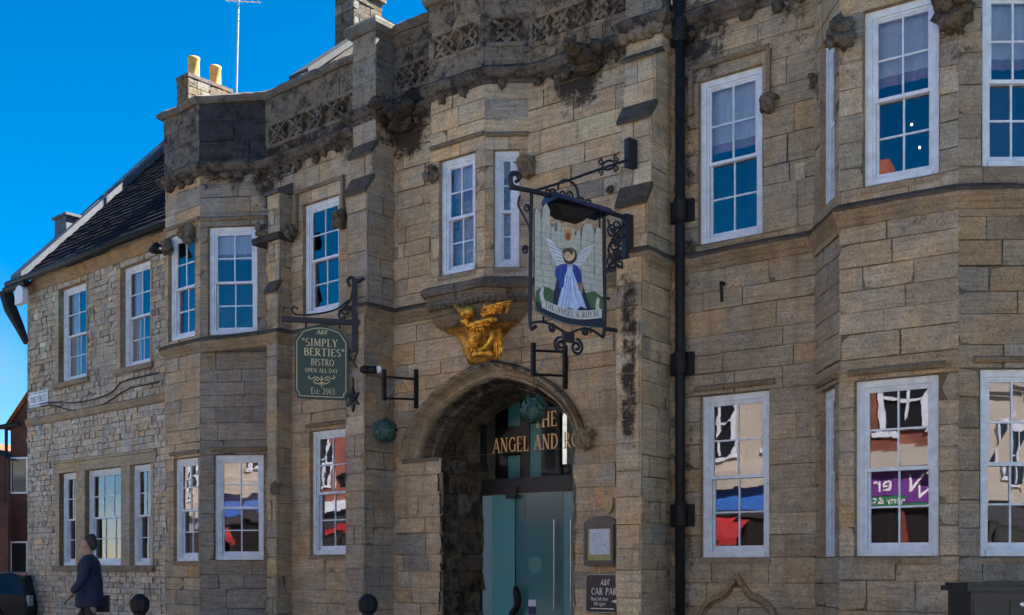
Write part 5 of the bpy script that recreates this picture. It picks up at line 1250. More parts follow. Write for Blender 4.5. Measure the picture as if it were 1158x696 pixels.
for x in (346, 384): m.tube([bt(x, 363), bt(x, 372)], .015, 6)
m.tube(curve(BS, [(404, 398), (400, 410), (404, 416)]), .012, 6); m.tube(curve(BS, [(396, 395), (394, 402), (398, 408)]), .018, 6)
m.build('bracket', NAVY, BIS, True)
def shaped(f, x0, x1, y0, y1, sk, inset=0, c=7):     # notched and arched outline (pixels); sk = drop per pixel
    x0 += inset; x1 -= inset; y0 += inset; y1 -= inset; P = []
    ln = lambda x, y: (x, y+(x-x0)*sk)
    for t in range(0, 11): a = math.pi*t/10; P.append(ln(x1-c-(x1-x0-2*c)*t/10, y0-0+(-5*math.sin(a))+0))
    P += [ln(x0+c*.7, y0+c*.5), ln(x0+c*.35, y0+c), ln(x0, y0+c*1.5)]
    P += [ln(x0, y1-c), ln(x0+c*.3, y1-c*.7), ln(x0+c*.4, y1-c*.1), ln(x0+c*.8, y1)]
    P += [ln(x1-c*.8, y1), ln(x1-c*.4, y1-c*.1), ln(x1-c*.3, y1-c*.7), ln(x1, y1-c)]
    P += [ln(x1, y0+c*1.5), ln(x1-c*.35, y0+c), ln(x1-c*.7, y0+c*.5)]
    return P
def outline(m, f, P, d, w_):
    for A, B in zip(P, P[1:]+P[:1]): bar(m, f, (f.u(A[0]), f.z(*A)), (f.u(B[0]), f.z(*B)), w_, d-.002, d)
GREEN = simple("bottle_green_paint", (.012, .044, .032), .5, mottle=.12); GOLDP = simple("gold_sign_paint", (.55, .50, .30), .5, mottle=.1)
P_ = shaped(BS, 333.5, 394, 373, 450.5, .045); m = MB()
A = [BS.P(BS.u(x), BS.z(x, y), .03) for x, y in P_]; B = [BS.P(BS.u(x), BS.z(x, y), -.03) for x, y in P_]; m.poly(A); m.poly(B[::-1])
for i in range(len(P_)): j = (i+1) % len(P_); m.poly([A[i], A[j], B[j], B[i]])
bd = m.build('sign_board', GREEN, BIS)
LETTERS = []
m = MB(); outline(m, BS, shaped(BS, 333.5, 394, 373, 450.5, .045, 2.6), .035, .010)
def wr(t, px, py, hpx, wpx, shear=0, font='serif'):
    u0_, u1_ = BS.u(px-wpx/2), BS.u(px+wpx/2); z = BS.z(px, py); h = hpx/F*BS.P(BS.u(px), 0).y; mid = BS.u(px); k = (BS.z(px+20, py+.9)-BS.z(px, py))/(BS.u(px+20)-mid)
    lm = MB(); LETTERS.append(lm); write(lm, BS, t, mid, z, h, .034, width=u1_-u0_, font=font, shear=shear, warp=lambda u, zz: (u, zz+k*(u-mid)))
wr('"SIMPLY', 362, 392.5, 8.6, 41); wr('BERTIES"', 367, 403.5, 8.6, 46); wr('BISTRO', 365, 414.3, 7.5, 26); wr('OPEN ALL DAY', 364, 422, 4.6, 37); wr('Est: 2003', 365.5, 446.5, 7, 27)
wr('A&R', 364, 379, 5.5, 13, .4, 'b')
for s in (-1, 1):
    m.tube(curve(BS, [(364, 431), (364+s*6, 427), (364+s*12, 429), (364+s*15, 427.5), (364+s*13, 425.5)], .034), .008, 4); m.tube(curve(BS, [(364, 433), (364+s*5, 434.5), (364+s*9, 432), (364+s*6, 429.5), (364+s*4, 431.5)], .034), .008, 4)
m.tube(curve(BS, [(364, 426), (364, 432), (364, 439)], .034), .008, 4); m.tube(curve(BS, [(361, 436), (364, 434), (367, 436)], .034), .007, 4)
adopt(m.build('gold_border', GOLDP), bd)
for lm in LETTERS: adopt(lm.build('sign_lettering', GOLDP), bd)

# ------------------------------------------------------------------ planter brackets and leaf balls
TOPI = simple("teal_leaf", (.035, .095, .080), .5, mottle=.5, scale=25)
def leafball(c, r, seed, label):
    t = thing('topiary_ball', c, label, 'topiary ball', 'leaf balls hung from iron brackets'); rn = random.Random(seed); m = MB()
    for k in range(1000):
        v = Vector((rn.gauss(0, 1), rn.gauss(0, 1), rn.gauss(0, 1))).normalized(); q = Vector((rn.gauss(0, 1), rn.gauss(0, 1), rn.gauss(0, 1))); a = v.cross(q).normalized(); b = v.cross(a)
        s = rn.uniform(.018, .040); p = c+v*r*rn.uniform(.72, 1.10); tt = v*rn.uniform(-.012, .02)
        m.poly([p-a*s, p-b*s*.6+tt*.3, p+a*s+tt, p+b*s*.6+tt*.3])
    m.build('leaves', TOPI, t); m = MB(); m.ball(c, (1, 0, 0), (0, 1, 0), (0, 0, 1), (r*.74,)*3, 2); m.build('core', simple("dark_core", (.012, .022, .02)), t)
    return t
def bracket(name, px_w, px_o, wall_y, out_y, bars, label, ball, br, blabel):
    f = plane(GATE, px_w, .02, px_o, -40); t = thing(name, f.P(f.len, f.z(px_w, wall_y[1]), 0), label, 'wall bracket', 'iron planter brackets')
    m = MB(); w_ = .05
    for px, (y0, y1) in ((px_w, wall_y), (px_o, out_y)): m = MB(); fbox(m, f, f.u(px)-w_/2, f.u(px)+w_/2, f.z(px, y1), f.z(px, y0), -w_/2, w_/2); m.build('post', IRON, t)
    for ya, yb in bars: m = MB(); bar(m, f, (f.u(px_o)+w_/2, f.z(px_o, ya)), (f.u(px_w)-w_/2, f.z(px_w, yb)), .03, -.015, .015); m.build('rail', IRON, t)
    m = MB(); xm = (px_w+px_o)/2; (a0, a1), (b0, b1) = bars
    P = lambda x, y: f.P(f.u(x), f.z(x, y), 0)
    m.tube([P(px_o+3, b0-1), P(xm-1, a0+3)], .007, 5); m.tube([P(xm+1, a0+3), P(px_w-4, b1-2)], .007, 5); m.build('stay_wire', STEEL, t)
    c = f.P(f.u(ball[0]), f.z(*ball), 0); leafball(c, br, int(px_w), blabel)
    h = MB(); top = f.P(f.u(px_o+4), f.z(px_o+4, b0), 0); 
    for e in (-.05, .06): h.tube([top+f.r3*e, c+Z*br*.9], .004, 4)
    h.build('hanging_wire', IRON, t)
bracket('planter_bracket', 470.5, 434.5, (418, 462), (418, 453), ((426, 429.5), (450.5, 452)), 'black iron square wall bracket left of the arch', (436, 487.5), .172, 'teal leafy ball hanging from the bracket left of the arch')
bracket('planter_bracket', 639, 603, (391, 440), (388, 426), ((396.5, 398.5), (423.5, 425.5)), 'black iron square wall bracket below the big pub sign', (604, 463), .178, 'teal leafy ball hanging in front of the arch opening')

# security light, tie plate, plaque, menu case, car park sign
LBs = MID.off(LBp[0][2]); 
SL = thing('security_light', LBs.P(LBs.u(412), LBs.z(412, 419), 0), 'small black spotlight with bright lens on the left buttress corner', 'spotlight')
sdf = plane(MID, 408, LBp[0][2]+.02, 380, -5); q = lambda px, py, d=.06: sdf.P(sdf.u(px), sdf.z(px, py), d)
m = MB(); m.tube([q(411, 418.5), q(422, 419.5), q(426, 419)], [.055, .055, .06], 10); m.lathe(q(413, 419.5)-Z*.05, [(.03, 0), (.075, .02), (.075, .09), (.03, .11)], 10); m.build('lamp_body', IRON, SL, True)
m = MB(); m.ball(q(428.5, 419), (1, 0, 0), (0, 1, 0), (0, 0, 1), (.045, .05, .062), 2); m.build('lens', simple("lamp_lens", (.85, .87, .9), .08), SL, True)
m = MB(); u, z = MID.u(400, LBp[0][2]), MID.z(400, 452, LBp[0][2]); n = 12
st_ = [LBs.P(u+(.16 if k % 2 == 0 else .07)*math.cos(2*math.pi*k/n+math.pi/2), z+(.19 if k % 2 == 0 else .08)*math.sin(2*math.pi*k/n+math.pi/2), .035) for k in range(n)]
m.poly(st_); 
for i in range(n): m.poly([st_[i], st_[(i+1) % n], st_[(i+1) % n]-LBs.n3*.035, st_[i]-LBs.n3*.035])
m.ball(LBs.P(u, z, .04), LBs.r3, LBs.n3, Z, (.05, .03, .05), 2); m.tube([LBs.P(u, z+.15, .01), LBs.P(u, z+.32, .01)], .012, 5)
tag(m.build('tie_plate', NAVY), 'dark star shaped iron tie plate on the left buttress below the bistro sign', 'tie plate')
m = MB(); u, z = GATE.u(689), GATE.z(689, 571); sh = [(0, -.12), (.05, -.07), (.07, 0), (.065, .09), (.03, .11), (0, .12), (-.03, .11), (-.065, .09), (-.07, 0), (-.05, -.07)]
A = [GATE.P(u+x, z+y, .03) for x, y in sh]; m.poly(A)
for i in range(10): m.poly([A[i], A[(i+1) % 10], A[(i+1) % 10]-GATE.n3*.03, A[i]-GATE.n3*.03])
m.tube([GATE.P(u, z-.08, .032), GATE.P(u, z+.08, .032)], .005, 5, col=(.1, .08, .05)); 
tag(m.build('wall_plaque', simple("ochre_shield", (.42, .31, .14), .5)), 'small ochre shield plaque on the stone above the menu case', 'plaque')
uL, uR = GATE.u(664), GATE.u(700); zlo, zhi = GATE.z(670, 640), GATE.z(670, 594); zar = GATE.z(680, 584)
MC = thing('menu_case', GATE.P((uL+uR)/2, zlo, 0), 'brown arched menu case with white card on the wall right of the arch', 'menu case')
m = MB(); BRONZE = simple("brown_metal", (.095, .075, .062), .5)
wM = .50
out_ = [(uL, zlo), (uL+wM, zlo)]+[(uL+wM/2+wM/2*math.cos(math.pi*k/10), zhi+(zar-zhi)*math.sin(math.pi*k/10)) for k in range(11)]
A = [GATE.P(x, y, .09) for x, y in out_]; m.poly(A)
for i in range(len(A)): j = (i+1) % len(A); m.poly([A[i]-GATE.n3*.09, A[j]-GATE.n3*.09, A[j], A[i]])
for a, b, c, e in ((uL+.02, uL+.06, zlo+.03, zhi-.0), (uL+wM-.06, uL+wM-.02, zlo+.03, zhi), (uL+.06, uL+wM-.06, zhi-.05, zhi), (uL+.06, uL+wM-.06, zlo+.03, zlo+.07)): fbox(m, GATE, a, b, c, e, .09, .115)
m.build('case', BRONZE, MC)
m = MB(); fbox(m, GATE, uL+.062, uL+wM-.062, zlo+.072, zhi-.052, .09, .095, col=(.42, .37, .14)); fbox(m, GATE, uL+.10, uL+wM-.03-.062, zlo+.15, zhi-.06, .095, .098, col=(.60, .64, .72))
for k in range(9): zz = zhi-.12-k*.032; 
for k in range(9): bar(m, GATE, (uL+.15, zhi-.12-k*.03), (uL+.24+.05*((k*7) % 3), zhi-.12-k*.03), .006, .098, .0985, col=(.35, .36, .4))
m.build('menu_card', PAINT, MC)
m = MB(); m.poly([GATE.P(uL+.06, zlo+.07, .112), GATE.P(uL+wM-.06, zlo+.07, .112), GATE.P(uL+wM-.06, zhi-.05, .112), GATE.P(uL+.06, zhi-.05, .112)]); m.build('case_glass', CLEAR, MC)
uL, zlo, zhi = GATE.u(663), GATE.z(670, 693.5), GATE.z(670, 649); wC = .64
CPS = thing('car_park_sign', GATE.P(uL+wC/2, zlo, 0), 'black car park direction sign with white lettering under the menu case', 'sign')
m = MB(); BLKP = simple("black_sign_enamel", (.012, .012, .015), .3); c = .035
o8 = [(uL+c, zlo), (uL+wC-c, zlo), (uL+wC, zlo+c), (uL+wC, zhi-c), (uL+wC-c, zhi), (uL+c, zhi), (uL, zhi-c), (uL, zlo+c)]
A = [GATE.P(x, y, .03) for x, y in o8]; m.poly(A)
for i in range(8): m.poly([A[i]-GATE.n3*.03, A[(i+1) % 8]-GATE.n3*.03, A[(i+1) % 8], A[i]])
m.build('plate', BLKP, CPS); m = MB()
o9 = [(x+(.012 if x < uL+wC/2 else -.012), y+(.012 if y < (zlo+zhi)/2 else -.012)) for x, y in o8]
for A, B in zip(o9, o9[1:]+o9[:1]): bar(m, GATE, A, B, .006, .03, .032)
H = zhi-zlo; uc_ = uL+wC/2+.02
write(m, GATE, 'A&R', uc_-.03, zhi-H*.29, H*.16, .032, width=.15, font='b', shear=.5)
write(m, GATE, 'CAR PARK', uL+.10, zhi-H*.53, H*.175, .032, width=.46, align='l')
write(m, GATE, 'Next left then', uL+.09, zhi-H*.68, H*.10, .032, width=.27, font='b', align='l'); write(m, GATE, 'left again', uL+.14, zhi-H*.80, H*.10, .032, width=.18, font='b', align='l')
m.poly([GATE.P(uL+.41, zhi-H*.69, .032), GATE.P(uL+.49, zhi-H*.74, .032), GATE.P(uL+.49, zhi-H*.64, .032)]); bar(m, GATE, (uL+.48, zhi-H*.69), (uL+.56, zhi-H*.69), .016, .03, .032); bar(m, GATE, (uL+.09, zhi-H*.88), (uL+.45, zhi-H*.88), .012, .03, .032)
m.build('lettering', simple("white_sign_paint", (.72, .73, .74)), CPS)

# pendant with three bulbs seen through the upper bay window
f = BRF; u, z, dd = f.u(1040, -.4), f.z(1045, 150, -.4), -.4
PD = thing('pendant_lamp', f.P(u, z, dd), 'three small warm bulbs glowing behind the upper right bay window', 'ceiling lamp')
m = MB(); m.tube([f.P(u, z+.1, dd), f.P(u, Hw['brf_u'][3], dd)], .006, 5)
for px, py in ((1031, 141), (1053, 151), (1040, 167)): a = f.P(f.u(px, dd), f.z(px, py, dd), dd); m.tube([f.P(u, z+.12, dd), a+Z*.05], .004, 4)
m.build('lamp_stem', IRON, PD); BULB = emit_mat("warm_bulb", (1, .62, .30), 2.2)
for px, py in ((1031, 141), (1053, 151), (1040, 167)): m = MB(); m.ball(f.P(f.u(px, dd), f.z(px, py, dd), dd), (1, 0, 0), (0, 1, 0), (0, 0, 1), (.013, .013, .016), 1); m.build('bulb', BULB, PD)

# ------------------------------------------------------------------ street furniture
def bollard(loc):
    t = thing('bollard', loc, '', 'bollard', 'black cast bollards on the pavement'); m = MB(); L_ = Vector(loc)
    m.lathe(L_, [(.13, 0), (.13, .12), (.10, .16), (.085, .22), (.075, .78), (.08, .80), (.115, .83), (.12, .87)], 8); m.build('post', IRON, t)
    m = MB(); m.lathe(L_, [(.125, .86), (.13, .95), (.10, 1.0), (.05, 1.04), (.02, 1.05)], 8); m.build('cap', IRON, t); return t
def ground_px(px, D): return ((px-CX)/F*D, D, GZ)
b1 = bollard(ground_px(416, 14.2)); b1['label'] = 'black faceted bollard in front of the left buttress of the arch'
b2 = copy_tree(b1, ground_px(158, 14.2)); b2['label'] = 'black faceted bollard by the rubble stone house at the left'
# cabinet by the right hand bay
cD = 9.9; cx0, cx1 = (1099-CX)/F*cD, (1185-CX)/F*cD; cz = EYE+(HY-669)/F*cD
CB = thing('utility_cabinet', ((cx0+cx1)/2, cD+.25, GZ), 'black metal cabinet with overhanging lid below the right bay window', 'cabinet')
BLKM = simple("black_cabinet_paint", (.016, .016, .018), .4, mottle=.3, scale=6)
m = MB(); m.box(((cx0+cx1)/2, cD+.28, (GZ+cz)/2), (1, 0, 0), (0, 1, 0), (0, 0, 1), (cx1-cx0)/2, .26, (cz-GZ)/2); m.build('body', BLKM, CB)
m = MB(); xm = (cx0+cx1)/2; zl = EYE+(HY-660)/F*cD
for (a, za, b, zb) in ((.06, cz, .06, cz+.045),): m.box((xm, cD+.28, (za+zb)/2), (1, 0, 0), (0, 1, 0), (0, 0, 1), (cx1-cx0)/2+.05, .31, (zb-za)/2)
m.box((xm, cD+.30, cz+.06), (1, 0, 0), (0, 1, 0), (0, 0, 1), (cx1-cx0)/2+.02, .26, .015); m.build('lid', BLKM, CB)
m = MB(); 
for k in (-1, 1): m.box((xm+k*(cx1-cx0)*.24, cD+.017, (GZ+cz)/2-.02), (1, 0, 0), (0, 1, 0), (0, 0, 1), (cx1-cx0)*.225, .006, (cz-GZ)/2-.06)
m.build('door', BLKM, CB); m = MB(); m.ball((xm+.12, cD+.008, cz-.12), (1, 0, 0), (0, 1, 0), (0, 0, 1), (.03, .012, .03), 2); m.build('lock', STEEL, CB)

# the passer-by in a dark coat
def person(x, y, yaw):
    root = thing('person', (x, y, GZ), 'person in dark navy coat with shoulder bag walking past the rubble stone house', 'person')
    M_ = Matrix.Translation((x, y, GZ)) @ Matrix.Rotation(yaw, 4, 'Z') @ Matrix.Scale(1.04, 4)
    def skin(name, verts, edges, mat, parent, sub=2):
        me = bpy.data.meshes.new(name); me.from_pydata([M_ @ Vector(v[:3]) for v in verts], edges, []); o = bpy.data.objects.new(name, me); COL.objects.link(o)
        md = o.modifiers.new('skin', 'SKIN'); sv = me.skin_vertices[0].data
        for i, v in enumerate(verts): sv[i].radius = (v[3], v[4] if len(v) > 4 else v[3]); sv[i].use_root = (i == 0)
        md.use_smooth_shade = True; sb = o.modifiers.new('sub', 'SUBSURF'); sb.levels = sb.render_levels = sub
        dg = bpy.context.evaluated_depsgraph_get(); m2 = bpy.data.meshes.new_from_object(o.evaluated_get(dg)); bpy.data.objects.remove(o)
        m2.name = name; m2.materials.clear(); m2.materials.append(mat); o = bpy.data.objects.new(name, m2); COL.objects.link(o)
        for p in m2.polygons: p.use_smooth = True
        adopt(o, parent); return o
    SKIN = simple("skin", (.36, .22, .16), .6); COAT = simple("navy_coat", (.012, .016, .045), .8, mottle=.3, scale=10, bump=.3, bscale=12); TR = simple("dark_trousers", (.02, .02, .026), .85); HAIR = simple("dark_hair", (.03, .022, .018), .7)
    v = [(0, 0, .95, .13, .11), (0, 0, 1.15, .12, .10), (0, .0, 1.38, .14, .10), (0, .01, 1.50, .06), (0, .035, 1.60, .082, .105), (0, .03, 1.69, .092, .118), (0, .02, 1.765, .06, .08),
         (.20, 0, 1.40, .055), (.25, -.08, 1.14, .045), (.24, .04, .90, .035), (.235, .08, .83, .03),
         (-.20, 0, 1.40, .055), (-.25, .05, 1.14, .045), (-.23, .20, .95, .035), (-.22, .25, .90, .03),
         (.10, .05, .88, .085), (.10, .18, .50, .058), (.10, .08, .10, .042), (.10, .20, .04, .035), (-.10, -.05, .88, .085), (-.10, -.05, .50, .058), (-.10, -.22, .14, .042), (-.10, -.12, .05, .035)]
    e = [(0, 1), (1, 2), (2, 3), (3, 4), (4, 5), (5, 6), (2, 7), (7, 8), (8, 9), (9, 10), (2, 11), (11, 12), (12, 13), (13, 14), (0, 15), (15, 16), (16, 17), (17, 18), (0, 19), (19, 20), (20, 21), (21, 22)]
    base = len(v)
    for hx, hi, s in ((.235, 10, 1), (-.22, 14, -1)):
        hv = v[hi]
        for k in range(4): a = len(v); v.append((hv[0]+(-.024+.016*k)*s*.6, hv[1]+.02+.008*k, hv[2]-.055, .009)); v.append((hv[0]+(-.024+.016*k)*s*.6, hv[1]+.035+.004*k, hv[2]-.092-.008*(k in (1, 2)), .008)); e += [(hi, a), (a, a+1)]
        a = len(v); v.append((hv[0]-.03*s, hv[1]+.035, hv[2]-.02, .010)); v.append((hv[0]-.035*s, hv[1]+.05, hv[2]-.05, .008)); e += [(hi, a), (a, a+1)]
    b = skin('body', v, e, SKIN, root, 2)
    cv = [(0, 0, .98, .215, .19), (0, 0, 1.18, .19, .155), (0, 0, 1.38, .20, .14), (0, .0, 1.535, .10, .095), (0, 0, .74, .235, .225), (.22, 0, 1.40, .085), (.27, -.08, 1.14, .07), (.255, .03, .92, .06), (-.22, 0, 1.40, .085), (-.27, .05, 1.14, .07), (-.245, .19, .97, .06)]
    skin('coat', cv, [(0, 1), (1, 2), (2, 3), (0, 4), (2, 5), (5, 6), (6, 7), (2, 8), (8, 9), (9, 10)], COAT, root)
    skin('trousers', [(0, 0, .92, .12, .10), (.09, .03, .82, .09), (.10, .18, .50, .075), (.10, .08, .12, .062), (-.09, -.03, .82, .09), (-.10, -.05, .50, .075), (-.10, -.22, .16, .062)], [(0, 1), (1, 2), (2, 3), (0, 4), (4, 5), (5, 6)], TR, root)
    skin('hair', [(0, -.055, 1.57, .066, .05), (0, -.045, 1.66, .096, .08), (0, -.005, 1.75, .094, .118), (0, .03, 1.80, .06, .085)], [(0, 1), (1, 2), (2, 3)], HAIR, root)
    m = MB(); P = lambda *q: M_ @ Vector(q); X, Y_ = (M_.to_3x3() @ Vector((1, 0, 0))).normalized(), (M_.to_3x3() @ Vector((0, 1, 0))).normalized()
    m.ball(P(0, .13, 1.655), X, Y_, Z, (.016, .026, .03), 2)
    for k in (-1, 1): m.ball(P(k*.088, .03, 1.66), X, Y_, Z, (.014, .028, .038), 2)
    m.build('nose_and_ears', SKIN, root, True)
    m = MB()
    for k in (-1, 1): m.ball(P(k*.032, .112, 1.685), X, Y_, Z, (.014, .01, .008), 1)
    m.ball(P(0, .118, 1.605), X, Y_, Z, (.026, .008, .007), 1); m.build('eyes_and_mouth', simple("dark_features", (.08, .04, .035)), root)
    bag = MB(); bag.box(P(.34, -.05, .80), X, Y_, Z, .06, .17, .13); bag.tube([P(.31, -.05, .92), P(.24, -.02, 1.2), P(.12, .12, 1.47), P(-.05, .05, 1.52)], .014, 6)
    tag(bag.build('shoulder_bag', simple("black_leather", (.015, .014, .014), .5)), 'black shoulder bag carried by the passer-by', 'bag')
q = ground_px(101, 16.5); person(q[0], q[1], R_(100))

# ------------------------------------------------------------------ far left: brick house across the side street, dark van
BRICK = brick_mat("red_brick", (.26, .065, .035), (.20, .05, .03), (.16, .12, .10)); BRICKD = brick_mat("old_red_brick", (.08, .022, .014), (.06, .018, .013), (.05, .04, .036))
TILE = slate_mat("clay_tile", (.30, .10, .05), (.24, .075, .04), .2, .12)
def gable_block(m, f, u0, u1, d0, d1, z1, zr, rm):
    """walls of a house with its gable on the front face (front d0, back d1), roof mesh rm"""
    um = (u0+u1)/2; uvq = lambda a, b, c, e: [(a, c), (b, c), (b, e), (a, e)]
    m.poly([f.P(u0, 0, d0), f.P(u1, 0, d0), f.P(u1, z1, d0), f.P(um, zr, d0), f.P(u0, z1, d0)], uvs=[(u0, 0), (u1, 0), (u1, z1), (um, zr), (u0, z1)])
    m.poly([f.P(u1, 0, d0), f.P(u1, 0, d1), f.P(u1, z1, d1), f.P(u1, z1, d0)], uvs=uvq(0, d0-d1, 0, z1)); m.poly([f.P(u0, 0, d1), f.P(u0, 0, d0), f.P(u0, z1, d0), f.P(u0, z1, d1)], uvs=uvq(0, d0-d1, 0, z1))
    m.poly([f.P(u1, 0, d1), f.P(u0, 0, d1), f.P(u0, z1, d1), f.P(um, zr, d1), f.P(u1, z1, d1)], uvs=[(0, 0), (u1-u0, 0), (u1-u0, z1), (1, zr), (0, z1)])
    sl_ = math.hypot(um-u0, zr-z1)
    for a, b in ((u0-.2, um), (u1+.2, um)): rm.poly([f.P(a, z1-.1, d0+.2), f.P(a, z1-.1, d1-.2), f.P(b, zr+.06, d1-.2), f.P(b, zr+.06, d0+.2)], uvs=[(0, 0), (d0-d1+.4, 0), (d0-d1+.4, sl_), (0, sl_)])
Db = 40.0; BH = thing('brick_house', ((0-CX)/F*Db, Db+4, 0), 'old red brick house beyond the side street at the far left', 'house')
fb = Fr(((-90-CX)/F*Db, Db), phi=12); zz = lambda y, D_: EYE+(HY-y)/F*D_
m = MB(); rm = MB(); ua, ub = fb.u(12), fb.u(72); gable_block(m, fb, ua, ub, 0, -7, zz(486, Db), zz(440, Db), rm)
gable_block(m, fb, fb.u(-80), fb.u(13)-.01, .15, -6, zz(521, Db), zz(500, Db), rm)
m.poly([fb.P(fb.u(-40), 0, 1.2), fb.P(fb.u(34), 0, 1.2), fb.P(fb.u(34), zz(572, Db), 1.2), fb.P(fb.u(-40), zz(572, Db), 1.2)], uvs=[(0, 0), (5, 0), (5, 3.5), (0, 3.5)])
m.build('wall', BRICKD, BH); rm.build('roof', TILE, BH)
m = MB(); m.tube([fb.P(ua-.1, zz(484, Db), .1), fb.P(ua-.1, 0, .1)], .06, 8); m.tube([fb.P(ua-.25, zz(487, Db), .22), fb.P(ua+.5, zz(484, Db), .22)], .09, 8); m.build('gutter', IRON, BH)
for px in (22, -20):
    for z0_ in (1.2, 4.2 if px > 0 else 1.2):
        if px < 0 and z0_ > 2: continue
        u = fb.u(px); dd = .0 if px > 0 else .15; m = MB(); fbox(m, fb, u-.35, u+.35, z0_, z0_+1.3, dd-.05, dd+.03); wv = m.build('window', WHITE, BH); m = MB(); fbox(m, fb, u-.29, u+.29, z0_+.06, z0_+1.24, dd+.03, dd+.034); adopt(m.build('pane', simple("dark_pane", (.02, .025, .03), .08)), wv)
# van: body lofted from side-view slices
Dv = 24.0; vx = (30-CX)/F*Dv; VAN = thing('parked_van', (vx-2.2, Dv+.9, .12), 'dark van parked at the side street corner on the far left', 'van')
CAR = simple("near_black_car_paint", (.010, .011, .013), .25, mottle=.05); m = MB()
prof = [(0, .35), (0, .75), (-.06, .95), (-.22, 1.44), (-.45, 1.52), (-2.6, 1.55), (-3.2, 1.12), (-4.15, .95), (-4.3, .7), (-4.3, .35)]
W_ = [(.0, .86), (.0, .9), (.0, .9), (0, .72), (0, .68), (0, .68), (0, .74), (0, .84), (0, .82), (0, .8)]
zt_ = EYE+(HY-646)/F*Dv; sc = (zt_-.12)/1.55
A = [Vector((vx+x, Dv+.9-w_[1], .12+z*sc)) for (x, z), w_ in zip(prof, W_)]; B = [Vector((vx+x, Dv+.9+w_[1], .12+z*sc)) for (x, z), w_ in zip(prof, W_)]
m.poly(A[::-1]); m.poly(B)
for i in range(len(A)): j = (i+1) % len(A); m.poly([A[i], A[j], B[j], B[i]])
m.build('body', CAR, VAN); GLS = simple("dark_car_glass", (.012, .014, .017), .05)
m = MB(); y0 = Dv+.9
m.poly([Vector((vx+x, y0-w_-.012, .12+z*sc)) for x, z, w_ in ((-.30, 1.0, .86), (-.45, 1.44, .70), (-2.5, 1.46, .70), (-3.0, 1.06, .79))]); m.poly([Vector((vx-.075, y0-.6, .12+1.0*sc)), Vector((vx-.075, y0+.6, .12+1.0*sc)), Vector((vx-.2, y0+.5, .12+1.42*sc)), Vector((vx-.2, y0-.5, .12+1.42*sc))]); m.build('window', GLS, VAN)
for k in (-1, 1): m = MB(); m.box((vx+.0, y0+k*.74, .12+.82*sc), (1, 0, 0), (0, 1, 0), (0, 0, 1), .03, .10, .12); m.build('tail_light', simple("tail_lens", (.35, .42, .46), .15), VAN)
for x in (-.85, -3.45):
    for k in (-1, 1):
        m = MB(); c = Vector((vx+x, y0+k*.8, .12+.32)); n = 20
        for r_, hw_ in ((.32, .10),):
            ra = [c+Vector((math.cos(2*math.pi*i/n)*r_, -hw_, math.sin(2*math.pi*i/n)*r_)) for i in range(n)]; rb = [q+Vector((0, 2*hw_, 0)) for q in ra]; m.poly(ra); m.poly(rb[::-1])
            for i in range(n): m.poly([ra[i], ra[(i+1) % n], rb[(i+1) % n], rb[i]])
        wh = m.build('wheel', simple("tyre", (.02, .02, .02), .9), VAN); m = MB(); m.lathe((0, 0, 0), [(.2, 0), (.19, .02), (.05, .03)], 16); o = m.build('rim', STEEL, None); o.matrix_world = Matrix.Translation(c+Vector((0, k*.10, 0))) @ Matrix.Rotation(R_(90*-k), 4, 'X'); o.location = c+Vector((0, k*.1, 0)); o.rotation_euler = (R_(-90*k), 0, 0); adopt(o, wh)

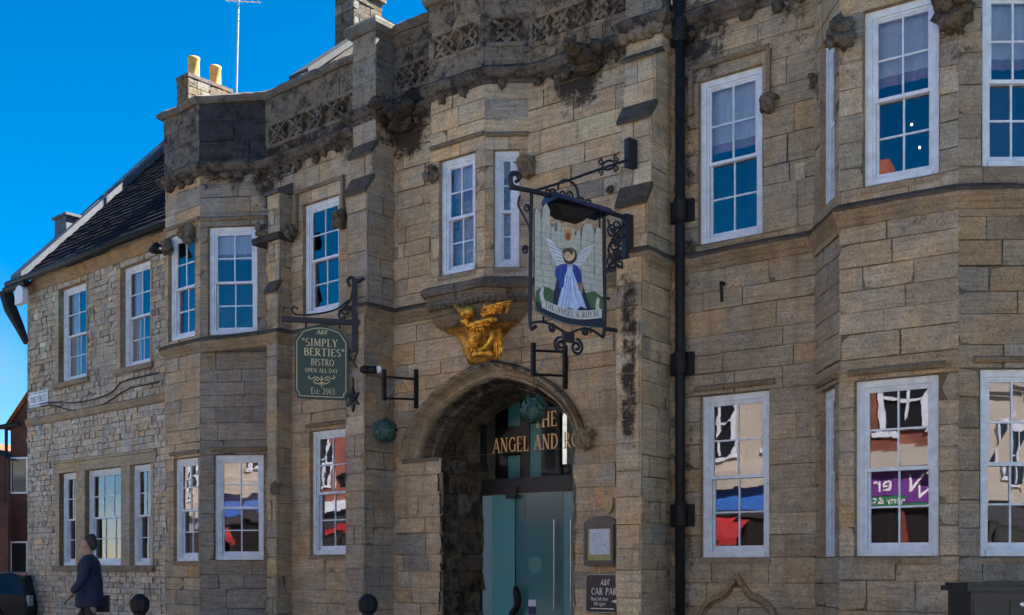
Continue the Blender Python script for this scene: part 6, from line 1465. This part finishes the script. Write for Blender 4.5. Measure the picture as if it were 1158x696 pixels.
# ------------------------------------------------------------------ the opposite side of the street (what the windows mirror)
def shop(name, label, s0, s1, H, mat, tint, fascia, text=(), shopz=3.0, brickuv=True, roofc=SLATE, low=None, awning=None, chim=None, rise=2.4, aw=None):
    root = thing(name, OP.P((s0+s1)/2, GZ, -4), label, 'building', 'buildings on the opposite side of the street')
    m = MB(tint); q = lambda z0, z1: [(s0, z0), (s1, z0), (s1, z1), (s0, z1)]
    m.poly([OP.P(s0, z0_, 0) if 0 else OP.P(x, z, 0) for x, z in q(0, H)], uvs=q(0, H))
    for s in (s0, s1): m.poly([OP.P(s, 0, 0), OP.P(s, 0, -8), OP.P(s, H, -8), OP.P(s, H, 0)], uvs=[(0, 0), (8, 0), (8, H), (0, H)])
    m.poly([OP.P(s0, H, -4), OP.P(s0, H, -4), OP.P(s1, H, -4), OP.P(s1, H, -4)]) if 0 else None
    wl_ = m.build('wall', mat, root)
    r = MB(); r.poly([OP.P(s0-.1, H, .25), OP.P(s1+.1, H, .25), OP.P(s1+.1, H+rise, -4), OP.P(s0-.1, H+rise, -4)], uvs=q(0, 5)); r.poly([OP.P(s0-.1, H+rise, -4), OP.P(s1+.1, H+rise, -4), OP.P(s1+.1, H, -8.2), OP.P(s0-.1, H, -8.2)], uvs=q(0, 5))
    for s in (s0, s1): r.poly([OP.P(s, H, 0), OP.P(s, H+rise, -4), OP.P(s, H, -8)], uvs=[(0, 0)]*3)
    ro = r.build('roof', roofc, root)
    uc_, ztop = chim or (s0+.6, H+1.2)
    c = MB(); fbox(c, OP, uc_-.35, uc_+.35, H-.2, ztop, -4.4, -3.5); ch = c.build('chimney', simple(name+"_stack", (.30, .09, .05), .9), None); adopt(ch, ro)
    c = MB(); fbox(c, OP, s0, s1, H-.35, H, .0, .22); fbox(c, OP, s0, s1, H-.5, H-.35, 0, .12); c.build('cornice', fascia[2], root)
    n = max(2, round((s1-s0)/2.4)); zf = 4.9
    while zf+1.9 < H-.3:
        for k in range(n):
            x = s0+(s1-s0)*(k+.5)/n; m = MB(); 
            for a, b, c_, e in ((x-.62, x-.48, zf-.05, zf+1.95), (x+.48, x+.62, zf-.05, zf+1.95), (x-.48, x+.48, zf+1.8, zf+2.0), (x-.7, x+.7, zf-.17, zf-.05), (x-.03, x+.03, zf, zf+1.8), (x-.48, x+.48, zf+.85, zf+.92)): fbox(m, OP, a, b, c_, e, .002, .07)
            wv = m.build('window', WHITE, root); m = MB(); fbox(m, OP, x-.48, x+.48, zf-.05, zf+1.8, .004, .012); adopt(m.build('pane', simple("opp_pane", (.015, .018, .022), .06), None), wv)
        zf += 3.0
    m = MB(); fz0, fz1 = shopz, shopz+.9; fbox(m, OP, s0+.1, s1-.1, fz0+.26, fz1, 0, .16); m.build('fascia', fascia[0], root)
    m = MB(); fbox(m, OP, s0+.1, s1-.1, fz0, fz0+.25, 0, .15); m.build('fascia_band', fascia[1], root)
    m = MB(); fbox(m, OP, s0+.05, s1-.05, fz1+.01, fz1+.45, 0, .35); m.build('shop_cornice', fascia[2], root)
    m = MB(); fbox(m, OP, s0+.35, s1-.35, .75, shopz-.05, .01, .03); m.build('shop_window', simple(name+"_shopglass", (.02, .018, .018), .06), root)
    m = MB(); fbox(m, OP, s0+.1, s1-.1, .2, .75, 0, .06)
    for k in range(5): x = s0+.2+(s1-s0-.4)*k/4; fbox(m, OP, x-.09, x+.09, .75, shopz, .0, .08)
    m.build('shop_front', low or DKTIMBER, root)
    if awning:
        m = MB(); prism(m, OP, [(.05, shopz-.05), (1.1, shopz-.55), (1.1, shopz-.75), (1.08, shopz-.75), (1.08, shopz-.57), (.05, shopz-.08)], *(aw or (s0+.4, s1-.4))); m.build('awning', awning, root)
    for t, x, z, h, mt_, fnt in text:
        m = MB(); write(m, OP, t, x, z, h, .168, font=fnt, width=None); m.build('lettering', mt_, root)
    return root
def flatc(n, c, r=.6): return simple(n, c, r, mottle=.12, scale=1.5)
CREAM = flatc("cream_render", (.42, .385, .31)); WHITEM = flatc("white_render", (.52, .50, .45)); BUFF = flatc("buff_stone", (.46, .38, .26))
CRN = flatc("cream_trim", (.40, .38, .32)); DKF = flatc("dark_fascia", (.03, .03, .035)); PURP = flatc("purple_fascia", (.13, .028, .22)); GRNF = flatc("green_band", (.02, .16, .07)); BLUEF = flatc("blue_fascia", (.03, .14, .50)); REDF = flatc("red_awning", (.32, .02, .022)); GREYF = flatc("grey_fascia", (.25, .26, .28))
WPAINT = simple("white_letters", (.8, .8, .8))
shop('shop_building', 'buff stone building with grey shopfront at the far right of the opposite row', -34, -25, 8.5, BUFF, (.4, .3, .2), (GREYF, DKF, CRN))
shop('shop_building', 'dark fronted cream building mirrored in the far right bay panes', -24.9, -16, 8.2, CREAM, (.4, .3, .2), (DKF, DKF, CRN))
shop('shop_building', 'white rendered building with dark fascia nearest behind the camera', -15.9, -6, 8.6, WHITEM, (.4, .3, .2), (DKF, GREYF, CRN))
shop('shop_building', 'buff stone building with white trim in the middle of the opposite row', -5.9, 2.8, 8.0, BUFF, (.4, .3, .2), (GREYF, DKF, WHITE))
shop('shop_building', 'red brick building with purple and green shop fascia mirrored in the bay', 2.9, 10.2, 8.8, BRICK, (.4, .3, .2), (PURP, GRNF, CRN), (("N  er", 6.6, 3.36, .42, WPAINT, 'b'), ("Property & Fi", 6.7, 3.06, .16, WPAINT, 'b')), low=simple("brick_red_timber", (.16, .035, .02), .5), chim=(8.0, 12.9))
shop('shop_building', 'cream building with blue fascia and red awning mirrored beside the drainpipe', 10.3, 19, 7.15, CREAM, (.4, .3, .2), (BLUEF, DKF, CRN), awning=REDF, rise=1.1, aw=(12.6, 17))
shop('shop_building', 'white rendered building with red shopfront across from the arch', 19.1, 27.5, 7.6, WHITEM, (.4, .3, .2), (REDF, DKF, CRN))
shop('shop_building', 'red brick building with white window frames across from the arch', 27.6, 36, 8.0, BRICK, (.4, .3, .2), (DKF, REDF, WHITE), shopz=2.9)
shop('shop_building', 'cream building at the far left end of the opposite row', 36.1, 46, 8.6, CREAM, (.4, .3, .2), (GREYF, DKF, CRN))
